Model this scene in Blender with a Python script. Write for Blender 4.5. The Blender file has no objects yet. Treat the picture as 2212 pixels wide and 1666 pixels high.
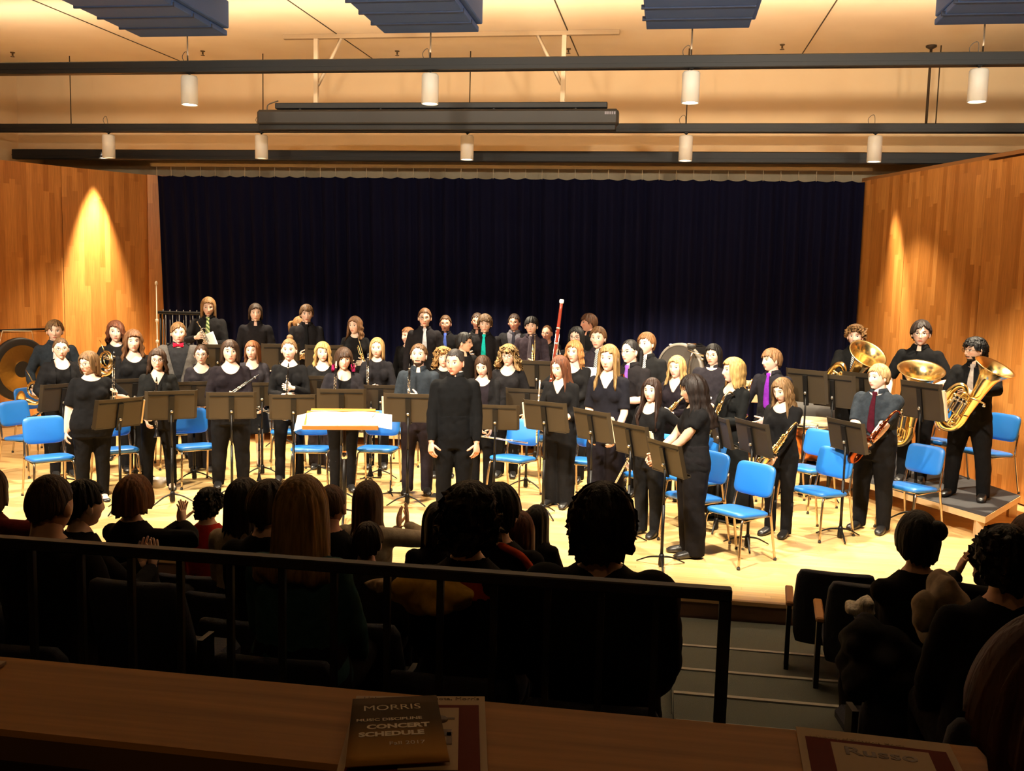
# Concert band on a wood-panelled stage, seen from the audience.  Units: metres.
# Stage floor is z = 0, stage depth is +Y, image right is +X, the camera sits at (0, 0, 2.45).
import bpy, math, random
import numpy as np
from mathutils import Vector, Matrix

random.seed(7)
RNG = np.random.default_rng(7)
PI = math.pi
R = math.radians
scene = bpy.context.scene
COL = scene.collection
IW, IH = 2212, 1666
FPX = 2093.0
CAM = np.array([0.0, 0.0, 2.45])
YAW, PITCH, ROLL = R(8.866), R(6.231), R(1.403)
_f = np.array([-math.sin(YAW)*math.cos(PITCH), math.cos(YAW)*math.cos(PITCH), -math.sin(PITCH)])
_r = np.array([math.cos(YAW), math.sin(YAW), 0.0])
_u = np.cross(_r, _f)
_r, _u = _r*math.cos(ROLL)+_u*math.sin(ROLL), -_r*math.sin(ROLL)+_u*math.cos(ROLL)

def _ray(x, y): return _f*FPX + _r*(x-IW/2) - _u*(y-IH/2)
def at(x, y, z=0.0):            # survey: the place at height z that the photograph shows at (x, y)
    d = _ray(x, y); return CAM + d*(z-CAM[2])/d[2]
def aty(x, y, Y):               # survey: the place at stage depth Y
    d = _ray(x, y); return CAM + d*Y/d[1]

cd = bpy.data.cameras.new('camera'); cam = bpy.data.objects.new('camera', cd); COL.objects.link(cam)
cd.sensor_fit = 'HORIZONTAL'; cd.sensor_width = 36; cd.lens = 36*FPX/IW; cd.clip_start = .05; cd.clip_end = 100
m = Matrix.Identity(4)
for i in range(3):
    m[i][0], m[i][1], m[i][2], m[i][3] = _r[i], _u[i], -_f[i], CAM[i]
cam.matrix_world = m
scene.camera = cam

# ------------------------------------------------------------------ materials
MATS = {}
def newmat(name):
    mt = bpy.data.materials.new(name); mt.use_nodes = True
    nt = mt.node_tree
    return mt, nt, nt.nodes['Principled BSDF']
def N(nt, typ, **kw):
    n = nt.nodes.new(typ)
    for k, v in kw.items(): setattr(n, k, v)
    return n
def L(nt, a, b): nt.links.new(a, b)
def setin(n, **kw):
    for k, v in kw.items():
        n.inputs[k.replace('_', ' ')].default_value = v
def noise_bump(nt, b, scale, strength, dist=.01, coord='Object', stretch=None):
    tc = N(nt, 'ShaderNodeTexCoord'); no = N(nt, 'ShaderNodeTexNoise'); bp = N(nt, 'ShaderNodeBump')
    no.inputs['Scale'].default_value = scale; no.inputs['Detail'].default_value = 3
    src = tc.outputs[coord]
    if stretch:
        mp = N(nt, 'ShaderNodeMapping'); mp.inputs['Scale'].default_value = stretch
        L(nt, src, mp.inputs['Vector']); src = mp.outputs['Vector']
    L(nt, src, no.inputs['Vector']); L(nt, no.outputs['Fac'], bp.inputs['Height'])
    bp.inputs['Strength'].default_value = strength; bp.inputs['Distance'].default_value = dist
    L(nt, bp.outputs['Normal'], b.inputs['Normal'])
    return no
def mat(name, col, rough=.5, metal=0., spec=.5, bump=None, vary=None, coat=0.):
    if name in MATS: return MATS[name]
    mt, nt, b = newmat(name)
    b.inputs['Base Color'].default_value = (*col, 1); b.inputs['Roughness'].default_value = rough
    b.inputs['Metallic'].default_value = metal; b.inputs['Specular IOR Level'].default_value = spec
    b.inputs['Coat Weight'].default_value = coat
    if bump:
        no = noise_bump(nt, b, bump[0], bump[1])
        if vary:
            mx = N(nt, 'ShaderNodeMix', data_type='RGBA')
            mx.inputs[6].default_value = (*col, 1); mx.inputs[7].default_value = (*vary, 1)
            L(nt, no.outputs['Fac'], mx.inputs[0]); L(nt, mx.outputs[2], b.inputs['Base Color'])
    MATS[name] = mt
    return mt
def emat(name, col, strength):
    if name in MATS: return MATS[name]
    mt, nt, b = newmat(name)
    b.inputs['Base Color'].default_value = (*col, 1)
    b.inputs['Emission Color'].default_value = (*col, 1); b.inputs['Emission Strength'].default_value = strength
    MATS[name] = mt
    return mt
def objcol_mat(name, rough, bump, spec=.3, sheen=0., stretch=None, dark=.6):
    """fabric / hair: the colour is the object's own colour"""
    mt, nt, b = newmat(name)
    oi = N(nt, 'ShaderNodeObjectInfo')
    no = noise_bump(nt, b, bump[0], bump[1], stretch=stretch)
    mx = N(nt, 'ShaderNodeMix', data_type='RGBA', blend_type='MULTIPLY')
    mx.inputs[0].default_value = 1
    rp = N(nt, 'ShaderNodeValToRGB')
    rp.color_ramp.elements[0].position = .3; rp.color_ramp.elements[0].color = (dark, dark, dark, 1)
    rp.color_ramp.elements[1].position = .7; rp.color_ramp.elements[1].color = (1.15, 1.15, 1.15, 1)
    L(nt, no.outputs['Fac'], rp.inputs['Fac'])
    L(nt, oi.outputs['Color'], mx.inputs[6]); L(nt, rp.outputs['Color'], mx.inputs[7])
    L(nt, mx.outputs[2], b.inputs['Base Color'])
    b.inputs['Roughness'].default_value = rough; b.inputs['Specular IOR Level'].default_value = spec
    b.inputs['Sheen Weight'].default_value = sheen
    MATS[name] = mt
    return mt
FABRIC = objcol_mat('fabric', .9, (26, .35), .1, .0, dark=.75)
HAIR = objcol_mat('hair', .55, (60, .8), .25, 0, (1, 1, .10), dark=.42)
PLAIN = objcol_mat('leather', .35, (60, .1), .5, 0, dark=.9)

def stripe_mat(name, c1, c2, scale):
    mt, nt, b = newmat(name); tc = N(nt, 'ShaderNodeTexCoord'); w = N(nt, 'ShaderNodeTexWave'); w.bands_direction = 'DIAGONAL'; w.inputs['Scale'].default_value = scale
    rp = N(nt, 'ShaderNodeValToRGB'); rp.color_ramp.elements[0].position = .45; rp.color_ramp.elements[1].position = .55
    rp.color_ramp.elements[0].color = (*c1, 1); rp.color_ramp.elements[1].color = (*c2, 1)
    L(nt, tc.outputs['Object'], w.inputs['Vector']); L(nt, w.outputs['Fac'], rp.inputs[0]); L(nt, rp.outputs[0], b.inputs['Base Color']); b.inputs['Roughness'].default_value = .7
    return mt
TIE_GREEN = stripe_mat('green_striped_silk', (.05, .10, .02), (.42, .50, .22), 9); TIE_GREY = stripe_mat('grey_patterned_silk', (.05, .055, .065), (.40, .42, .42), 22)
def skin_mat(name, col):
    """skin whose eyes, brows and lips are laid out in head coordinates (attribute hp, metres)"""
    mt, nt, b = newmat(name)
    at_ = N(nt, 'ShaderNodeAttribute', attribute_type='GEOMETRY', attribute_name='hp')
    sp = N(nt, 'ShaderNodeSeparateXYZ'); L(nt, at_.outputs['Vector'], sp.inputs[0])
    def M(op, a, b_=None, clamp=False):
        n = N(nt, 'ShaderNodeMath', operation=op); n.use_clamp = clamp
        for i, v in enumerate((a, b_)):
            if v is None: continue
            if isinstance(v, (int, float)): n.inputs[i].default_value = v
            else: L(nt, v, n.inputs[i])
        return n.outputs[0]
    X = M('ABSOLUTE', sp.outputs[0]); Y = sp.outputs[1]; Z = sp.outputs[2]
    front = M('LESS_THAN', Y, -.02)
    def ell(cx, cz, rx, rz, soft=.35, tilt=0.):
        dx = M('DIVIDE', M('SUBTRACT', X, cx), rx)
        zz = M('SUBTRACT', Z, cz)
        if tilt: zz = M('SUBTRACT', zz, M('MULTIPLY', M('SUBTRACT', X, cx), tilt))
        dz = M('DIVIDE', zz, rz)
        d = M('ADD', M('MULTIPLY', dx, dx), M('MULTIPLY', dz, dz))
        return M('MULTIPLY', M('DIVIDE', M('SUBTRACT', 1, d), soft, True), front)
    cur = None
    oi = N(nt, 'ShaderNodeObjectInfo')
    def lay(c, fac):
        nonlocal cur
        mx = N(nt, 'ShaderNodeMix', data_type='RGBA')
        L(nt, fac, mx.inputs[0])
        if cur is None: mx.inputs[6].default_value = (*col, 1)
        else: L(nt, cur, mx.inputs[6])
        if isinstance(c, tuple): mx.inputs[7].default_value = (*c, 1)
        else: L(nt, c, mx.inputs[7])
        cur = mx.outputs[2]
    rosy = (min(1, col[0]*1.0), col[1]*.72, col[2]*.68)
    lay(rosy, M('MULTIPLY', ell(.038, -.035, .024, .02, 1.), .7))
    lay((col[0]*.8, col[1]*.36, col[2]*.34), ell(0, -.0695, .026, .0095, .5))
    lay((col[0]*.35, col[1]*.14, col[2]*.12), ell(0, -.069, .024, .0017, .6))
    lay((.62, .60, .58), ell(.031, 0, .0155, .0070))
    lay((.03, .018, .012), ell(.031, 0, .0072, .0070))
    lay((.06, .03, .02), ell(.031, .0072, .0175, .0026, .6, -.12))
    lay(oi.outputs['Color'], M('MULTIPLY', ell(.033, .0235, .0205, .0050, .7, -.1), .95))
    lay((col[0]*.4, col[1]*.2, col[2]*.18), ell(.008, -.047, .004, .0022, .6))
    L(nt, cur, b.inputs['Base Color'])
    b.inputs['Roughness'].default_value = .5; b.inputs['Specular IOR Level'].default_value = .35
    b.inputs['Subsurface Weight'].default_value = 0
    MATS[name] = mt
    return mt
SKIN = {k: skin_mat('skin_'+k, c) for k, c in dict(fair=(.74, .50, .38), pale=(.80, .58, .46), tan=(.60, .36, .24), ruddy=(.66, .34, .24), dark=(.42, .24, .15)).items()}

BLACKMETAL = mat('black_metal', (.012, .011, .010), .45, .6)
STANDM = mat('stand_brown_black', (.036, .025, .013), .5, .2)
BRASS = mat('brass', (.95, .73, .34), .2, 1., bump=(9, .03))
COPPER = mat('copper', (.75, .24, .07), .25, 1., bump=(8, .05))
SILVER = mat('silver', (.86, .84, .80), .18, 1.)
CHROME = mat('bronze_tube', (.62, .48, .33), .25, 1.)
EBONY = mat('ebony', (.008, .007, .007), .25, 0, .5, coat=.3)
MAPLE = mat('red_maple', (.20, .025, .012), .3, 0, .5, bump=(30, .05), coat=.5)
LACQ = mat('dark_lacquer', (.25, .06, .02), .22, 1.)
PAPER = mat('paper', (.88, .87, .83), .8)
CREAM = mat('folder_cream', (.80, .66, .44), .8)
GLASSF = mat('spectacle_frame', (.02, .015, .012), .3)
WHITEP = mat('white_paint', (.72, .69, .62), .45)
RUBBER = mat('rubber', (.02, .018, .016), .7)

# ------------------------------------------------------------------ mesh builder
class MB:
    def __init__(s): s.v = []; s.f = []; s.sm = []; s.n = 0
    def add(s, V, F, smooth=True):
        V = np.asarray(V, float).reshape(-1, 3); b = s.n
        s.v.append(V); s.n += len(V)
        s.f.extend([tuple(i+b for i in f) for f in F]); s.sm.extend([smooth]*len(F))
        return s
    def rings(s, C, U, V, ru, rv, n=12, cap=True, power=2., smooth=True):
        """loft of (super)elliptic rings"""
        k = len(C); t = np.arange(n)*2*PI/n
        cu, sv = np.cos(t), np.sin(t)
        if power != 2.:
            cu = np.sign(cu)*np.abs(cu)**(2/power); sv = np.sign(sv)*np.abs(sv)**(2/power)
        P = []
        for i in range(k):
            P.append(np.asarray(C[i])[None] + cu[:, None]*np.asarray(U[i])[None]*ru[i] + sv[:, None]*np.asarray(V[i])[None]*rv[i])
        P = np.concatenate(P); F = []
        for i in range(k-1):
            for j in range(n):
                a = i*n+j; b = i*n+(j+1) % n
                F.append((a, b, b+n, a+n))
        if cap:
            F.append(tuple(range(n))[::-1]); F.append(tuple((k-1)*n+j for j in range(n)))
        return s.add(P, F, smooth)
    def tube(s, pts, rad, n=8, cap=True, flat=1., ref=None, round_ends=False):
        pts = [np.asarray(p, float) for p in pts]; k = len(pts)
        if isinstance(rad, (int, float)): rad = [rad]*k
        rad = list(rad)
        if round_ends:
            for e, o in ((0, 1), (-1, -2)):
                d = pts[e]-pts[o]; d /= (np.linalg.norm(d)+1e-9); r = rad[e]
                a, b_ = pts[e]+d*r*.55, pts[e]+d*r*.92
                if e == 0: pts = [b_, a]+pts; rad = [r*.4, r*.83]+rad
                else: pts = pts+[a, b_]; rad = rad+[r*.83, r*.4]
            k = len(pts)
        T = []
        for i in range(k):
            d = pts[min(i+1, k-1)]-pts[max(i-1, 0)]
            T.append(d/(np.linalg.norm(d)+1e-12))
        if ref is None:
            ref = np.array([1., 0, 0]) if abs(T[0][0]) < .8 else np.array([0, 1., 0])
        u = np.asarray(ref, float); U = []; V = []
        for i in range(k):
            u = u-T[i]*(u@T[i]); u = u/(np.linalg.norm(u)+1e-12)
            U.append(u.copy()); V.append(np.cross(T[i], u))
        return s.rings(pts, U, V, rad, [r*flat for r in rad], n, cap)
    def lathe(s, prof, n=24, o=(0, 0, 0), axis='z', cap=True):
        """profile of (radius, height)"""
        o = np.asarray(o, float)
        ax = dict(x=((0, 1, 0), (0, 0, 1), (1, 0, 0)), y=((0, 0, 1), (1, 0, 0), (0, 1, 0)), z=((1, 0, 0), (0, 1, 0), (0, 0, 1)))[axis]
        a, b, c = (np.array(v, float) for v in ax)
        return s.rings([o+c*h for r, h in prof], [a]*len(prof), [b]*len(prof), [max(r, 1e-4) for r, h in prof], [max(r, 1e-4) for r, h in prof], n, cap)
    def box(s, c, size, bev=0., Mx=None):
        c = np.asarray(c, float); h = np.asarray(size, float)/2
        if bev <= 0:
            V = np.array([[x, y, z] for x in (-1, 1) for y in (-1, 1) for z in (-1, 1)], float)*h
            F = [(0, 1, 3, 2), (4, 6, 7, 5), (0, 4, 5, 1), (2, 3, 7, 6), (0, 2, 6, 4), (1, 5, 7, 3)]
        else:
            bev = min(bev, min(h)*.95)
            V = []; idx = {}
            for sx in (-1, 1):
                for sy in (-1, 1):
                    for sz in (-1, 1):
                        for a in range(3):
                            p = np.array([sx*h[0], sy*h[1], sz*h[2]])
                            q = p.copy()
                            for b_ in range(3):
                                if b_ != a: q[b_] -= np.sign(p[b_])*bev
                            idx[(sx, sy, sz, a)] = len(V); V.append(q)
            F = []
            S = (-1, 1)
            for a in range(3):
                b_, c_ = (a+1) % 3, (a+2) % 3
                for s_ in S:
                    def key(i, j):
                        t = [0, 0, 0]; t[a] = s_; t[b_] = i; t[c_] = j
                        return idx[(*t, a)]
                    f = [key(-1, -1), key(1, -1), key(1, 1), key(-1, 1)]
                    F.append(tuple(f if s_ > 0 else f[::-1]))
                for i in S:
                    for j in S:
                        def k2(sa, axn):
                            t = [0, 0, 0]; t[a] = sa; t[b_] = i; t[c_] = j
                            return idx[(*t, axn)]
                        f = [k2(-1, b_), k2(1, b_), k2(1, c_), k2(-1, c_)]
                        F.append(tuple(f if i*j > 0 else f[::-1]))
            for sx in S:
                for sy in S:
                    for sz in S:
                        f = [idx[(sx, sy, sz, 0)], idx[(sx, sy, sz, 1)], idx[(sx, sy, sz, 2)]]
                        F.append(tuple(f if sx*sy*sz > 0 else f[::-1]))
            V = np.array(V)
        V = np.asarray(V)
        if Mx is not None: V = V @ np.asarray(Mx).T
        return s.add(V+c, F, False)
    def ball(s, c, r, n=12, m=8):
        r = (r, r, r) if isinstance(r, (int, float)) else r
        V = []; F = []
        for i in range(1, m):
            a = PI*i/m
            for j in range(n):
                b = 2*PI*j/n
                V.append((c[0]+r[0]*math.sin(a)*math.cos(b), c[1]+r[1]*math.sin(a)*math.sin(b), c[2]+r[2]*math.cos(a)))
        for i in range(m-2):
            for j in range(n):
                p = i*n+j; q = i*n+(j+1) % n
                F.append((p, p+n, q+n, q))
        t = len(V); V += [(c[0], c[1], c[2]+r[2]), (c[0], c[1], c[2]-r[2])]
        for j in range(n):
            F.append((t, j, (j+1) % n)); F.append((t+1, (m-2)*n+(j+1) % n, (m-2)*n+j))
        return s.add(V, F)
    def grid(s, P, wrap=False, smooth=True):
        """P: rows x cols x 3"""
        P = np.asarray(P, float); r, c = P.shape[:2]; F = []
        for i in range(r-1):
            for j in range(c if wrap else c-1):
                a = i*c+j; b = i*c+(j+1) % c
                F.append((a, b, b+c, a+c))
        return s.add(P.reshape(-1, 3), F, smooth)
    def verts(s): return np.concatenate(s.v) if s.v else np.zeros((0, 3))
    def mesh(s, name='mesh'):
        me = bpy.data.meshes.new(name)
        me.from_pydata([tuple(p) for p in s.verts()], [], s.f)
        me.polygons.foreach_set('use_smooth', s.sm)
        return me
    def build(s, name, mt, parent=None, color=None):
        me = s.mesh(name)
        return link(name, me, mt, parent, color)

def link(name, me, mt, parent=None, color=None):
    o = bpy.data.objects.new(name, me)
    if mt is not None and me is not None and len(me.materials) == 0: me.materials.append(mt)
    COL.objects.link(o)
    if parent is not None: o.parent = parent
    if color is not None: o.color = (*color, 1)
    return o
def tag(o, label=None, cat=None, group=None, kind=None):
    if label: o['label'] = label
    if cat: o['category'] = cat
    if group: o['group'] = group
    if kind: o['kind'] = kind
    return o
def empty(name, Mx=None, label=None, cat=None, group=None):
    o = bpy.data.objects.new(name, None); COL.objects.link(o); o.empty_display_size = .1
    if Mx is not None: o.matrix_world = Mx
    return tag(o, label, cat, group)
def struct(o): o['kind'] = 'structure'; return o
def TR(x, y, z, rz=0.): return Matrix.Translation((x, y, z)) @ Matrix.Rotation(rz, 4, 'Z')
KIDS = {}
def dup(root, Mx, label=None, group=None):
    def cp(o, par):
        c = o.copy(); COL.objects.link(c); c.parent = par
        if o.parent is not None: c.matrix_parent_inverse = o.matrix_parent_inverse.copy()
        for ch in KIDS.get(o.name, ()): cp(ch, c)
        return c
    if not KIDS or root.name not in KIDS:
        def reg(o):
            KIDS[o.name] = list(o.children)
            for ch in o.children: reg(ch)
        reg(root)
    r = cp(root, None); r.matrix_world = Mx
    if label: r['label'] = label
    if group: r['group'] = group
    return r
def path(pts, n=6):
    """Catmull-Rom through the points"""
    P = [np.asarray(p, float) for p in pts]; P = [2*P[0]-P[1]]+P+[2*P[-1]-P[-2]]
    out = []
    for i in range(1, len(P)-2):
        for k in range(n):
            t = k/n; a, b, c, d = P[i-1], P[i], P[i+1], P[i+2]
            out.append(.5*(2*b+(c-a)*t+(2*a-5*b+4*c-d)*t*t+(3*b-3*c+d-a)*t**3))
    out.append(P[-2]); return out
def interp(xs, keys, vals): return np.interp(xs, keys, vals)
_tmp = None
def remesh(mb, voxel, smooth=4, factor=.5):
    """one continuous skin over overlapping closed shapes"""
    me = mb.mesh('tmp'); o = bpy.data.objects.new('tmp', me); COL.objects.link(o)
    r = o.modifiers.new('r', 'REMESH'); r.mode = 'VOXEL'; r.voxel_size = voxel; r.use_smooth_shade = True
    s = o.modifiers.new('s', 'SMOOTH'); s.factor = factor; s.iterations = smooth
    dg = bpy.context.evaluated_depsgraph_get()
    ev = o.evaluated_get(dg); m2 = bpy.data.meshes.new_from_object(ev)
    bpy.data.objects.remove(o); bpy.data.meshes.remove(me)
    return m2
def mesh_np(me):
    V = np.empty(len(me.vertices)*3); me.vertices.foreach_get('co', V)
    return V.reshape(-1, 3), [tuple(p.vertices) for p in me.polygons]
# ------------------------------------------------------------------ people
def sstep(a, b, x):
    t = np.clip((np.asarray(x, float)-a)/(b-a), 0, 1); return t*t*(3-2*t)
def gauss(x, s): return np.exp(-(x/s)**2)

def _head():
    nr, h = 44, 24
    uu = np.linspace(0, 1, h+1)
    b1 = PI*(.35*uu+.65*uu**1.9)
    b = np.concatenate([-b1[::-1][:-1], b1])[:-1]
    a = np.linspace(.03, PI-.03, nr)
    A, B = np.meshgrid(a, b, indexing='ij')
    z = np.cos(A); sa = np.sin(A)
    low = z < 0
    t = np.clip(-z, 0, 1)
    sx = np.where(low, sa**.72, sa); sy = np.where(low & (np.cos(B) > 0), sa**.48, sa)
    X = .0745*sx*np.sin(B)*(1-.34*t**1.5)
    Yf = -.0905*sy*np.cos(B); Yb = -.1*sa*np.cos(B)*(1-.42*t)
    Y = np.where(np.cos(B) > 0, Yf, Yb)
    Z = .115*z
    fr = sstep(.0, .5, np.cos(B))
    tz = np.interp(Z, [-.056, -.05, -.040, -.02, .012, .02], [0, .011, .024, .017, .006, 0])
    wd = np.interp(Z, [-.05, -.038, .01], [.0135, .0125, .0075])
    Y = Y-fr*tz*gauss(X, wd)
    Y = Y+fr*.008*gauss(np.abs(X)-.031, .015)*gauss(Z-.001, .013)
    Y = Y-fr*.005*gauss(Z-.026, .011)*gauss(X, .05)
    Y = Y-fr*.005*gauss(X, .022)*gauss(Z+.0695, .011)
    Y = Y+fr*.003*gauss(X, .03)*gauss(Z+.0695, .002)
    Y = Y+fr*.004*gauss(X, .03)*gauss(Z+.086, .007)
    Y = Y-fr*.008*gauss(X, .022)*gauss(Z+.104, .014)
    Y = Y-fr*.004*gauss(np.abs(X)-.042, .018)*gauss(Z+.03, .02)
    return np.stack([X, Y, Z], -1)
HEAD = _head()

def rotm(yaw=0., pitch=0., roll=0.):
    return np.array(Matrix.Rotation(yaw, 3, 'Z') @ Matrix.Rotation(pitch, 3, 'X') @ Matrix.Rotation(roll, 3, 'Y'))
def norm(v): v = np.asarray(v, float); return v/(np.linalg.norm(v)+1e-12)

def hand(mb, w, d, n, s, curl=.35, up=(0, -1, .6), spread=1.):
    """palm and five separate fingers; w wrist, d finger direction, n the way the palm faces"""
    d = norm(d); n = norm(np.asarray(n, float)-d*np.dot(n, d)); t = np.cross(d, n)
    if np.dot(t, up) < 0: t = -t
    w = np.asarray(w, float)
    cs = [w-d*.012*s, w+d*.02*s, w+d*.055*s, w+d*.088*s, w+d*.096*s]
    mb.rings(cs, [t]*5, [n]*5, [r*s for r in (.021, .03, .041, .041, .034)], [r*s for r in (.016, .016, .015, .013, .008)], 10, True, 2.6)
    for o, l, r, c2 in ((.031, .070, .0088, -.02), (.0105, .080, .0090, 0), (-.0105, .075, .0087, .02), (-.031, .058, .0078, .06)):
        p = w+d*(.086-abs(o)*.12)*s+t*o*s; dd = norm(d+t*o*2.6*spread)
        pts = [p]; rr = [r*s]
        for k, fl in enumerate((.44, .32, .26)):
            ang = (curl+c2)*(1., 1.25, .9)[k]
            dd = norm(dd*math.cos(ang)+n*math.sin(ang)); p = p+dd*l*fl*s
            pts.append(p); rr.append(r*s*(.95, .86, .74)[k])
        mb.tube(pts, rr, 7, round_ends=True)
    p = w+d*.028*s+t*.03*s; dd = norm(d*.62+t*.72+n*.35)
    pts = [p-t*.014*s, p+dd*.03*s]; dd = norm(dd+n*curl*.9+d*.25); pts.append(pts[-1]+dd*.03*s); dd = norm(dd+n*curl*.7); pts.append(pts[-1]+dd*.024*s)
    mb.tube(pts, [.0135*s, .0115*s, .0105*s, .0085*s], 7, round_ends=True)

TZ = np.array([.455, .50, .54, .58, .63, .68, .73, .78, .81, .83, .85])
TM = np.array([.082, .090, .090, .086, .083, .089, .096, .096, .080, .060, .040])
TF = np.array([.086, .098, .098, .088, .075, .078, .084, .085, .071, .052, .036])
YM = np.array([.058, .066, .066, .062, .060, .064, .068, .064, .056, .046, .040])
YF = np.array([.062, .069, .067, .059, .054, .058, .064, .060, .052, .042, .036])
FW = np.array([.9, 1, 1, 1, 1, .85, .6, .45, .3, .2, .1])

class Person: pass
HAIRZ = [0, 45, 70, 90, 120, 180]

def hair_mesh(st, k):
    nC = 60; nR = 26
    g = np.random.default_rng(st.get('seed', 3))
    phi = np.linspace(-180, 180, nC, endpoint=False)
    zs = st['z']; sh = st.get('shift', 0)
    a = np.abs((phi-sh*np.exp(-(phi/80)**2)))
    zend = np.interp(np.clip(a, 0, 180), HAIRZ, zs)
    zend = zend+g.normal(0, 1, nC)*np.where(zend < -.1, st.get('rag', .016), st.get('rag', .006))
    th = st.get('th', .014); g1 = st.get('g1', .85); curl = st.get('curl', 0.); wave = st.get('wave', 0.); lump = st.get('lump', .0045)
    rx, ry, rz = .0765+th, .098+th*1.05, .116+th*.9
    col = g.normal(0, lump, nC); ph = g.uniform(0, 6.28, nC); ph = np.cumsum(g.normal(0, .5, nC)) if wave else ph
    zl = min(zs)
    rows = []
    for r in range(nR):
        s = (r/(nR-1))**.9
        pts = []
        for c in range(nC):
            p = R(phi[c]); ze = zend[c]
            fw = math.cos(p)
            if ze >= 0:
                ae = math.acos(min(.999, ze/rz)); al = .02+s*(ae-.02); z = rz*math.cos(al); q = math.sin(al)
            else:
                l1, l2 = .16, -ze; d = s*(l1+l2)
                if d < l1: al = .02+(PI/2-.02)*d/l1; z = rz*math.cos(al); q = math.sin(al)
                else:
                    z = -(d-l1); q = 1+(g1-1)*min(1, -z/max(.05, min(.14, -zl)))
            o = col[c]*min(1, s*3)+wave*math.sin(z*st.get('freq', 75)+ph[c])*sstep(.09, -.05, z)
            x = (rx*q+o)*math.sin(p); y = -(ry*q+o)*fw
            if z < -.13:
                tt = float(sstep(-.13, -.26, z))
                x *= 1+.12*tt
                y = y*(1+.2*tt)-(st.get('fwd', .045)*tt if abs(phi[c]) < 118 else -.02*tt)
            pts.append((x, y+.004, z))
        rows.append(pts)
    P = np.array(rows)
    if curl:
        P = P+g.normal(0, curl, P.shape)*sstep(.125, .09, P[..., 2:3])
    ax = np.zeros_like(P); ax[..., 2] = np.clip(P[..., 2], -9, .0)
    ax[..., 1] = .01
    far = P[..., 2] < -.13
    ax[..., 1] = np.where(far, P[..., 1]*.6, ax[..., 1]); ax[..., 0] = np.where(far, P[..., 0]*.55, ax[..., 0])
    dirv = P-ax; dl = np.linalg.norm(dirv, axis=-1, keepdims=True)
    Q = P-dirv/dl*np.minimum(np.where(P[..., 2:3] < -.1, .022, .016)+th*.4, dl*.6)
    mb = MB(); mb.grid(np.concatenate([P, Q[::-1]])*k, wrap=True)
    if st.get('bun'):
        bx, by, bz, br = st['bun']; mb.ball((bx*k, by*k, bz*k), br*k, 12, 8)
    if st.get('tail'):
        mb.tube(path([np.array(q)*k for q in st['tail']]), np.concatenate([np.linspace(.02, .032, 8), np.linspace(.032, .006, 40)])[:len(path([np.array(q) for q in st['tail']]))]*k, 9, round_ends=True)
    return mb

HS = dict(
 short=dict(z=[.074, .062, .005, .012, -.045, -.075], g1=.84, th=.011, rag=.009),
 crew=dict(z=[.082, .066, .03, .02, -.025, -.05], g1=.86, th=.007, lump=.001),
 bangs=dict(z=[.040, .044, -.006, -.008, -.055, -.085], g1=.86, th=.015, shift=12, lump=.006, rag=.010),
 sweep=dict(z=[.078, .05, .004, .010, -.05, -.08], g1=.86, th=.016, shift=25, lump=.006, rag=.010),
 mop=dict(z=[.045, .04, -.01, -.02, -.06, -.085], g1=.95, th=.024, curl=.006, lump=.008),
 curlytop=dict(z=[.06, .05, -.005, -.005, -.05, -.08], g1=.95, th=.024, curl=.009, lump=.009),
 manlong=dict(z=[.075, .05, -.12, -.15, -.15, -.15], g1=1.02, th=.012, lump=.004),
 bob=dict(z=[.07, .045, -.10, -.125, -.13, -.125], g1=1.04, th=.014),
 bobbangs=dict(z=[.03, .03, -.10, -.125, -.13, -.125], g1=1.06, th=.016, shift=14),
 shoulder=dict(z=[.072, .05, -.14, -.17, -.18, -.18], g1=1.05, th=.014, lump=.005),
 wavy=dict(z=[.072, .05, -.15, -.19, -.2, -.2], g1=1.14, th=.018, wave=.009, lump=.006, fwd=.05),
 long=dict(z=[.074, .05, -.24, -.3, -.3, -.3], g1=1.02, th=.012, lump=.004, fwd=.055),
 verylong=dict(z=[.074, .05, -.36, -.4, -.4, -.4], g1=1.05, th=.014, lump=.006, fwd=.06, wave=.004),
 curly=dict(z=[.06, .045, -.13, -.16, -.17, -.16], g1=1.35, th=.03, curl=.011, lump=.012, fwd=.05),
 back=dict(z=[.08, .065, .02, .0, -.05, -.07], g1=.86, th=.007, lump=.002),
 bun=dict(z=[.08, .065, .02, .0, -.05, -.07], g1=.86, th=.008, lump=.002, bun=(.0, .06, .125, .036)),
 lowbun=dict(z=[.08, .065, .02, .0, -.05, -.07], g1=.86, th=.007, lump=.002, bun=(.0, .12, -.02, .036)),
 pony=dict(z=[.08, .065, .02, .0, -.05, -.07], g1=.86, th=.008, lump=.002, tail=[(0, .1, .03), (0, .15, .0), (.01, .15, -.1), (.01, .13, -.22)]),
 afro=dict(z=[.05, .04, -.02, -.05, -.08, -.09], g1=1.0, th=.034, curl=.008, lump=.008),
)

def ik(S, W, l1, l2, pole):
    S, W = np.asarray(S, float), np.asarray(W, float)
    d = W-S; L_ = np.linalg.norm(d); mx = (l1+l2)*.995
    if L_ > mx: W = S+d/L_*mx; d = W-S; L_ = mx
    a = (l1*l1-l2*l2+L_*L_)/(2*L_); h = math.sqrt(max(0, l1*l1-a*a))
    u = d/L_; p = np.asarray(pole, float); p = norm(p-u*(p@u))
    return S+u*a+p*h, W

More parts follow.
